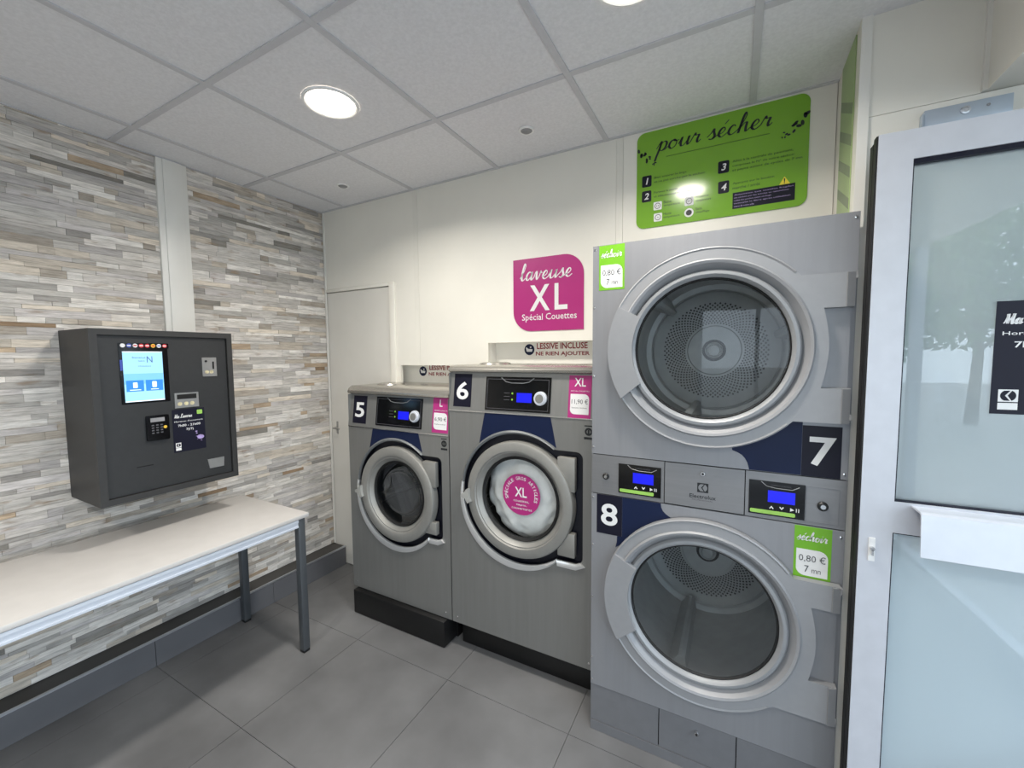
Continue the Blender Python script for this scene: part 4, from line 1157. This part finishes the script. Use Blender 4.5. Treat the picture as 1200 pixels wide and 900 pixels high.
# ------------------------------------------------------------------ folding table
tb = thing('folding_table', (-2.2, .3, 0), 'long white table with grey metal legs along the stone wall', 'table')
TX0, TX1, TY0, TY1, TZ = -2.508, -1.904, -.78, 1.333, .726
B('table_top', 'table_white', tb, TX0, TX1, TY0, TY1, TZ - .02, TZ, bev=.003)
bm = bmesh.new()
box(bm, TX1 - .03, TX1 - .005, TY0 + .055, TY1 - .058, TZ - .06, TZ - .021)
box(bm, TX1 - .005, TX1 - .002, TY0 + .055, TY1 - .058, TZ - .06, TZ - .052); box(bm, TX1 - .005, TX1 - .002, TY0 + .055, TY1 - .058, TZ - .034, TZ - .021)
mk('front_rail', bm, 'rail_alu', tb)
B('back_rail', 'rail_alu', tb, TX0 + .045, TX0 + .065, TY0 + .055, TY1 - .058, TZ - .058, TZ - .021)
B('end_rail', 'rail_alu', tb, TX0 + .075, TX1 - .04, TY1 - .05, TY1 - .03, TZ - .058, TZ - .021)
B('end_rail', 'rail_alu', tb, TX0 + .075, TX1 - .04, TY0 + .03, TY0 + .05, TZ - .058, TZ - .021)
for (xa, ya) in ((TX1 - .04, TY1 - .057), (TX0 + .038, TY1 - .057), (TX1 - .04, TY0 + .02), (TX0 + .038, TY0 + .02)):
    l = B('leg', 'leg_grey', tb, xa, xa + .036, ya, ya + .036, .012, TZ - .0205, bev=.003); ORG[l] = ORG[tb]
    B('foot_cap', 'black_plastic', l, xa + .001, xa + .035, ya + .001, ya + .035, 0, .012, bev=.002)

# ------------------------------------------------------------------ ceiling lamps and small spots
def downlight(x, y, lab):
    t = thing('ceiling_light', (x, y, ZC), lab, 'ceiling light', 'round recessed downlights')
    LA('trim_ring', 'lamp_ring', t, [(.108, ZC - .001), (.106, ZC - .006), (.098, ZC - .008), (.092, ZC - .004)], x, 0, 48, axis='z', cy=y)
    LA('diffuser', 'lamp_glow', t, [(.093, ZC - .004), (.05, ZC - .0055), (0, ZC - .006)], x, 0, 40, axis='z', cy=y)
    ld = bpy.data.lights.new('downlight_beam', 'AREA'); ld.shape = 'DISK'; ld.size = .17
    ld.energy = LAMP_W; ld.color = (1.0, .95, .87); ld.spread = R(150)
    lo = bpy.data.objects.new('downlight_beam', ld); COL.objects.link(lo); lo.parent = t; lo.location = (0, 0, -.012)
downlight(-1.455, 1.19, 'round glowing downlight in the ceiling over the middle of the room')
downlight(-.27, 1.19, 'round glowing downlight cut off by the top edge near the dryers')
downlight(-1.455, -.61, 'downlight in the ceiling behind the viewer, over the table side')
downlight(-.27, -.61, 'downlight in the ceiling behind the viewer, over the entrance side')
for (x, y, lab) in ((-.855, 1.75, 'small grey recessed ceiling spot above machine 6'), (-2.08, 1.765, 'small grey recessed ceiling spot above the service door')):
    t = thing('ceiling_spot', (x, y, ZC), lab, 'ceiling spot', 'small unlit ceiling spots')
    LA('trim_ring', 'lamp_ring', t, [(.036, ZC - .001), (.034, ZC - .006), (.026, ZC - .006)], x, 0, 28, axis='z', cy=y)
    LA('lens', 'spot_grey', t, [(.027, ZC - .005), (.02, ZC - .010), (0, ZC - .011)], x, 0, 24, axis='z', cy=y)

# ------------------------------------------------------------------ open glass entrance door
ga = R(2.4)
GO = Vector((.320, 1.45, 0)); GD = Vector((math.cos(ga), math.sin(ga), 0)); GN = Vector((math.sin(ga), -math.cos(ga), 0))
def gm(u, v, d):
    p = GO + GD * u + GN * d
    return (p.x, p.y, v)
gd = thing('door_2', tuple(GO), 'open glazed entrance door with pale metal frame beside the dryers', 'door', kind='structure')
GW, GT = .9, 2.09
def gb(name, m, u0, u1, v0, v1, d0, d1, parent=gd, label=None):
    bm = bmesh.new(); plate(bm, [rect(u0, u1, v0, v1)], gm, d0, d1)
    o_ = mk(name, bm, m, parent, label=label); ORG[o_] = ORG[gd]
    return o_
gb('stile', 'door_metal', 0, .072, .012, GT, -.05, 0)
gb('stile', 'door_metal', GW - .072, GW, .012, GT, -.05, 0)
gb('top_rail', 'door_metal', .072, GW - .072, 2.016, GT, -.05, 0)
gb('middle_rail', 'door_metal', .072, GW - .072, 1.032, 1.118, -.05, 0)
gb('bottom_rail', 'door_metal', .072, GW - .072, .012, .14, -.05, 0)
for (v0, v1) in ((1.118, 2.016), (.14, 1.032)):
    bm = bmesh.new(); plate(bm, [rect(.072, GW - .072, v0, v1), rect(.0755, GW - .0755, v0 + .0035, v1 - (.012 if v1 > 1.5 else .0035))], gm, -.03, -.004)
    mk('glazing_seal', bm, 'label_navy', gd)
gb('pane', 'door_glass', .0755, GW - .0755, 1.1215, 2.0045, -.024, -.018)
gb('pane', 'door_glass_low', .0755, GW - .0755, .1435, 1.0285, -.024, -.018)
gb('gasket', 'black_rubber', -.004, -.0002, .014, GT - .002, -.022, -.002)
gb('gasket', 'black_rubber', -.004, -.0002, .014, GT - .012, -.05, -.026)
lk = gb('lock_plate', 'print_white', .022, .036, .945, 1.01, 0, .004)
bm = bmesh.new(); plate(bm, [circle(.029, .982, .0055, 14)], gm, .004, .012); plate(bm, [rrect(.0265, .0315, .964, .982, .002, .002)], gm, .004, .012)
mk('lock_cylinder', bm, 'chrome', lk)
# bent-sheet pull handle across the door
prof = [(1.112, .0), (1.113, .05), (1.108, .058), (1.0, .066), (.998, .064), (1.104, .054), (1.108, .047), (1.108, 0)]
bm = bmesh.new()
A = [bm.verts.new(gm(.108, v, d)) for v, d in prof]; Bv = [bm.verts.new(gm(.8, v, d)) for v, d in prof]
for i in range(len(prof)): bm.faces.new((A[i], A[(i + 1) % len(prof)], Bv[(i + 1) % len(prof)], Bv[i]))
bm.faces.new(A); bm.faces.new(Bv)
mk('pull_handle', bm, 'handle_metal', gd, label='wide bent-sheet pull handle')
dp = gb('opening_hours_poster', 'label_navy', .25, .47, 1.366, 1.645, -.018, -.0172)
hours_poster(dp, .25, .47, 1.366, 1.645, lambda u, v, d: gm(u, v, d - .018))
# header plate above the door
hp = thing('door_stay_plate', (.55, 1.68, 2.2), 'pale steel plate with a screw on the wall above the glass door', 'bracket')
B('plate', 'bracket_steel', hp, .470, .65, 1.676, 1.6915, 2.16, 2.222, bev=.002)
B('end_plate', 'bracket_steel', hp, .4645, .4685, 1.672, 1.6915, 2.15, 2.212)
LA('screw', 'aluminium', hp, [(.011, 1.676), (.0105, 1.672), (.006, 1.671), (.005, 1.673), (0, 1.673)], .556, 2.2, 20)
LA('small_screw', 'spot_grey', hp, [(.004, 1.676), (.003, 1.6735), (0, 1.673)], .602, 2.203, 10)
# small box on the wall seen through the glass
wbx = thing('wall_switch_box', (.62, 1.69, 1.3), 'small grey switch box on the white wall seen through the glass door', 'switch')
B('box', 'box_grey', wbx, .505, .555, 1.645, 1.6915, 1.36, 1.47, bev=.004)
for v in (1.385, 1.415, 1.445):
    LA('button', 'aluminium', wbx, [(.011, 1.645), (.010, 1.641), (0, 1.640)], .53, v, 14)
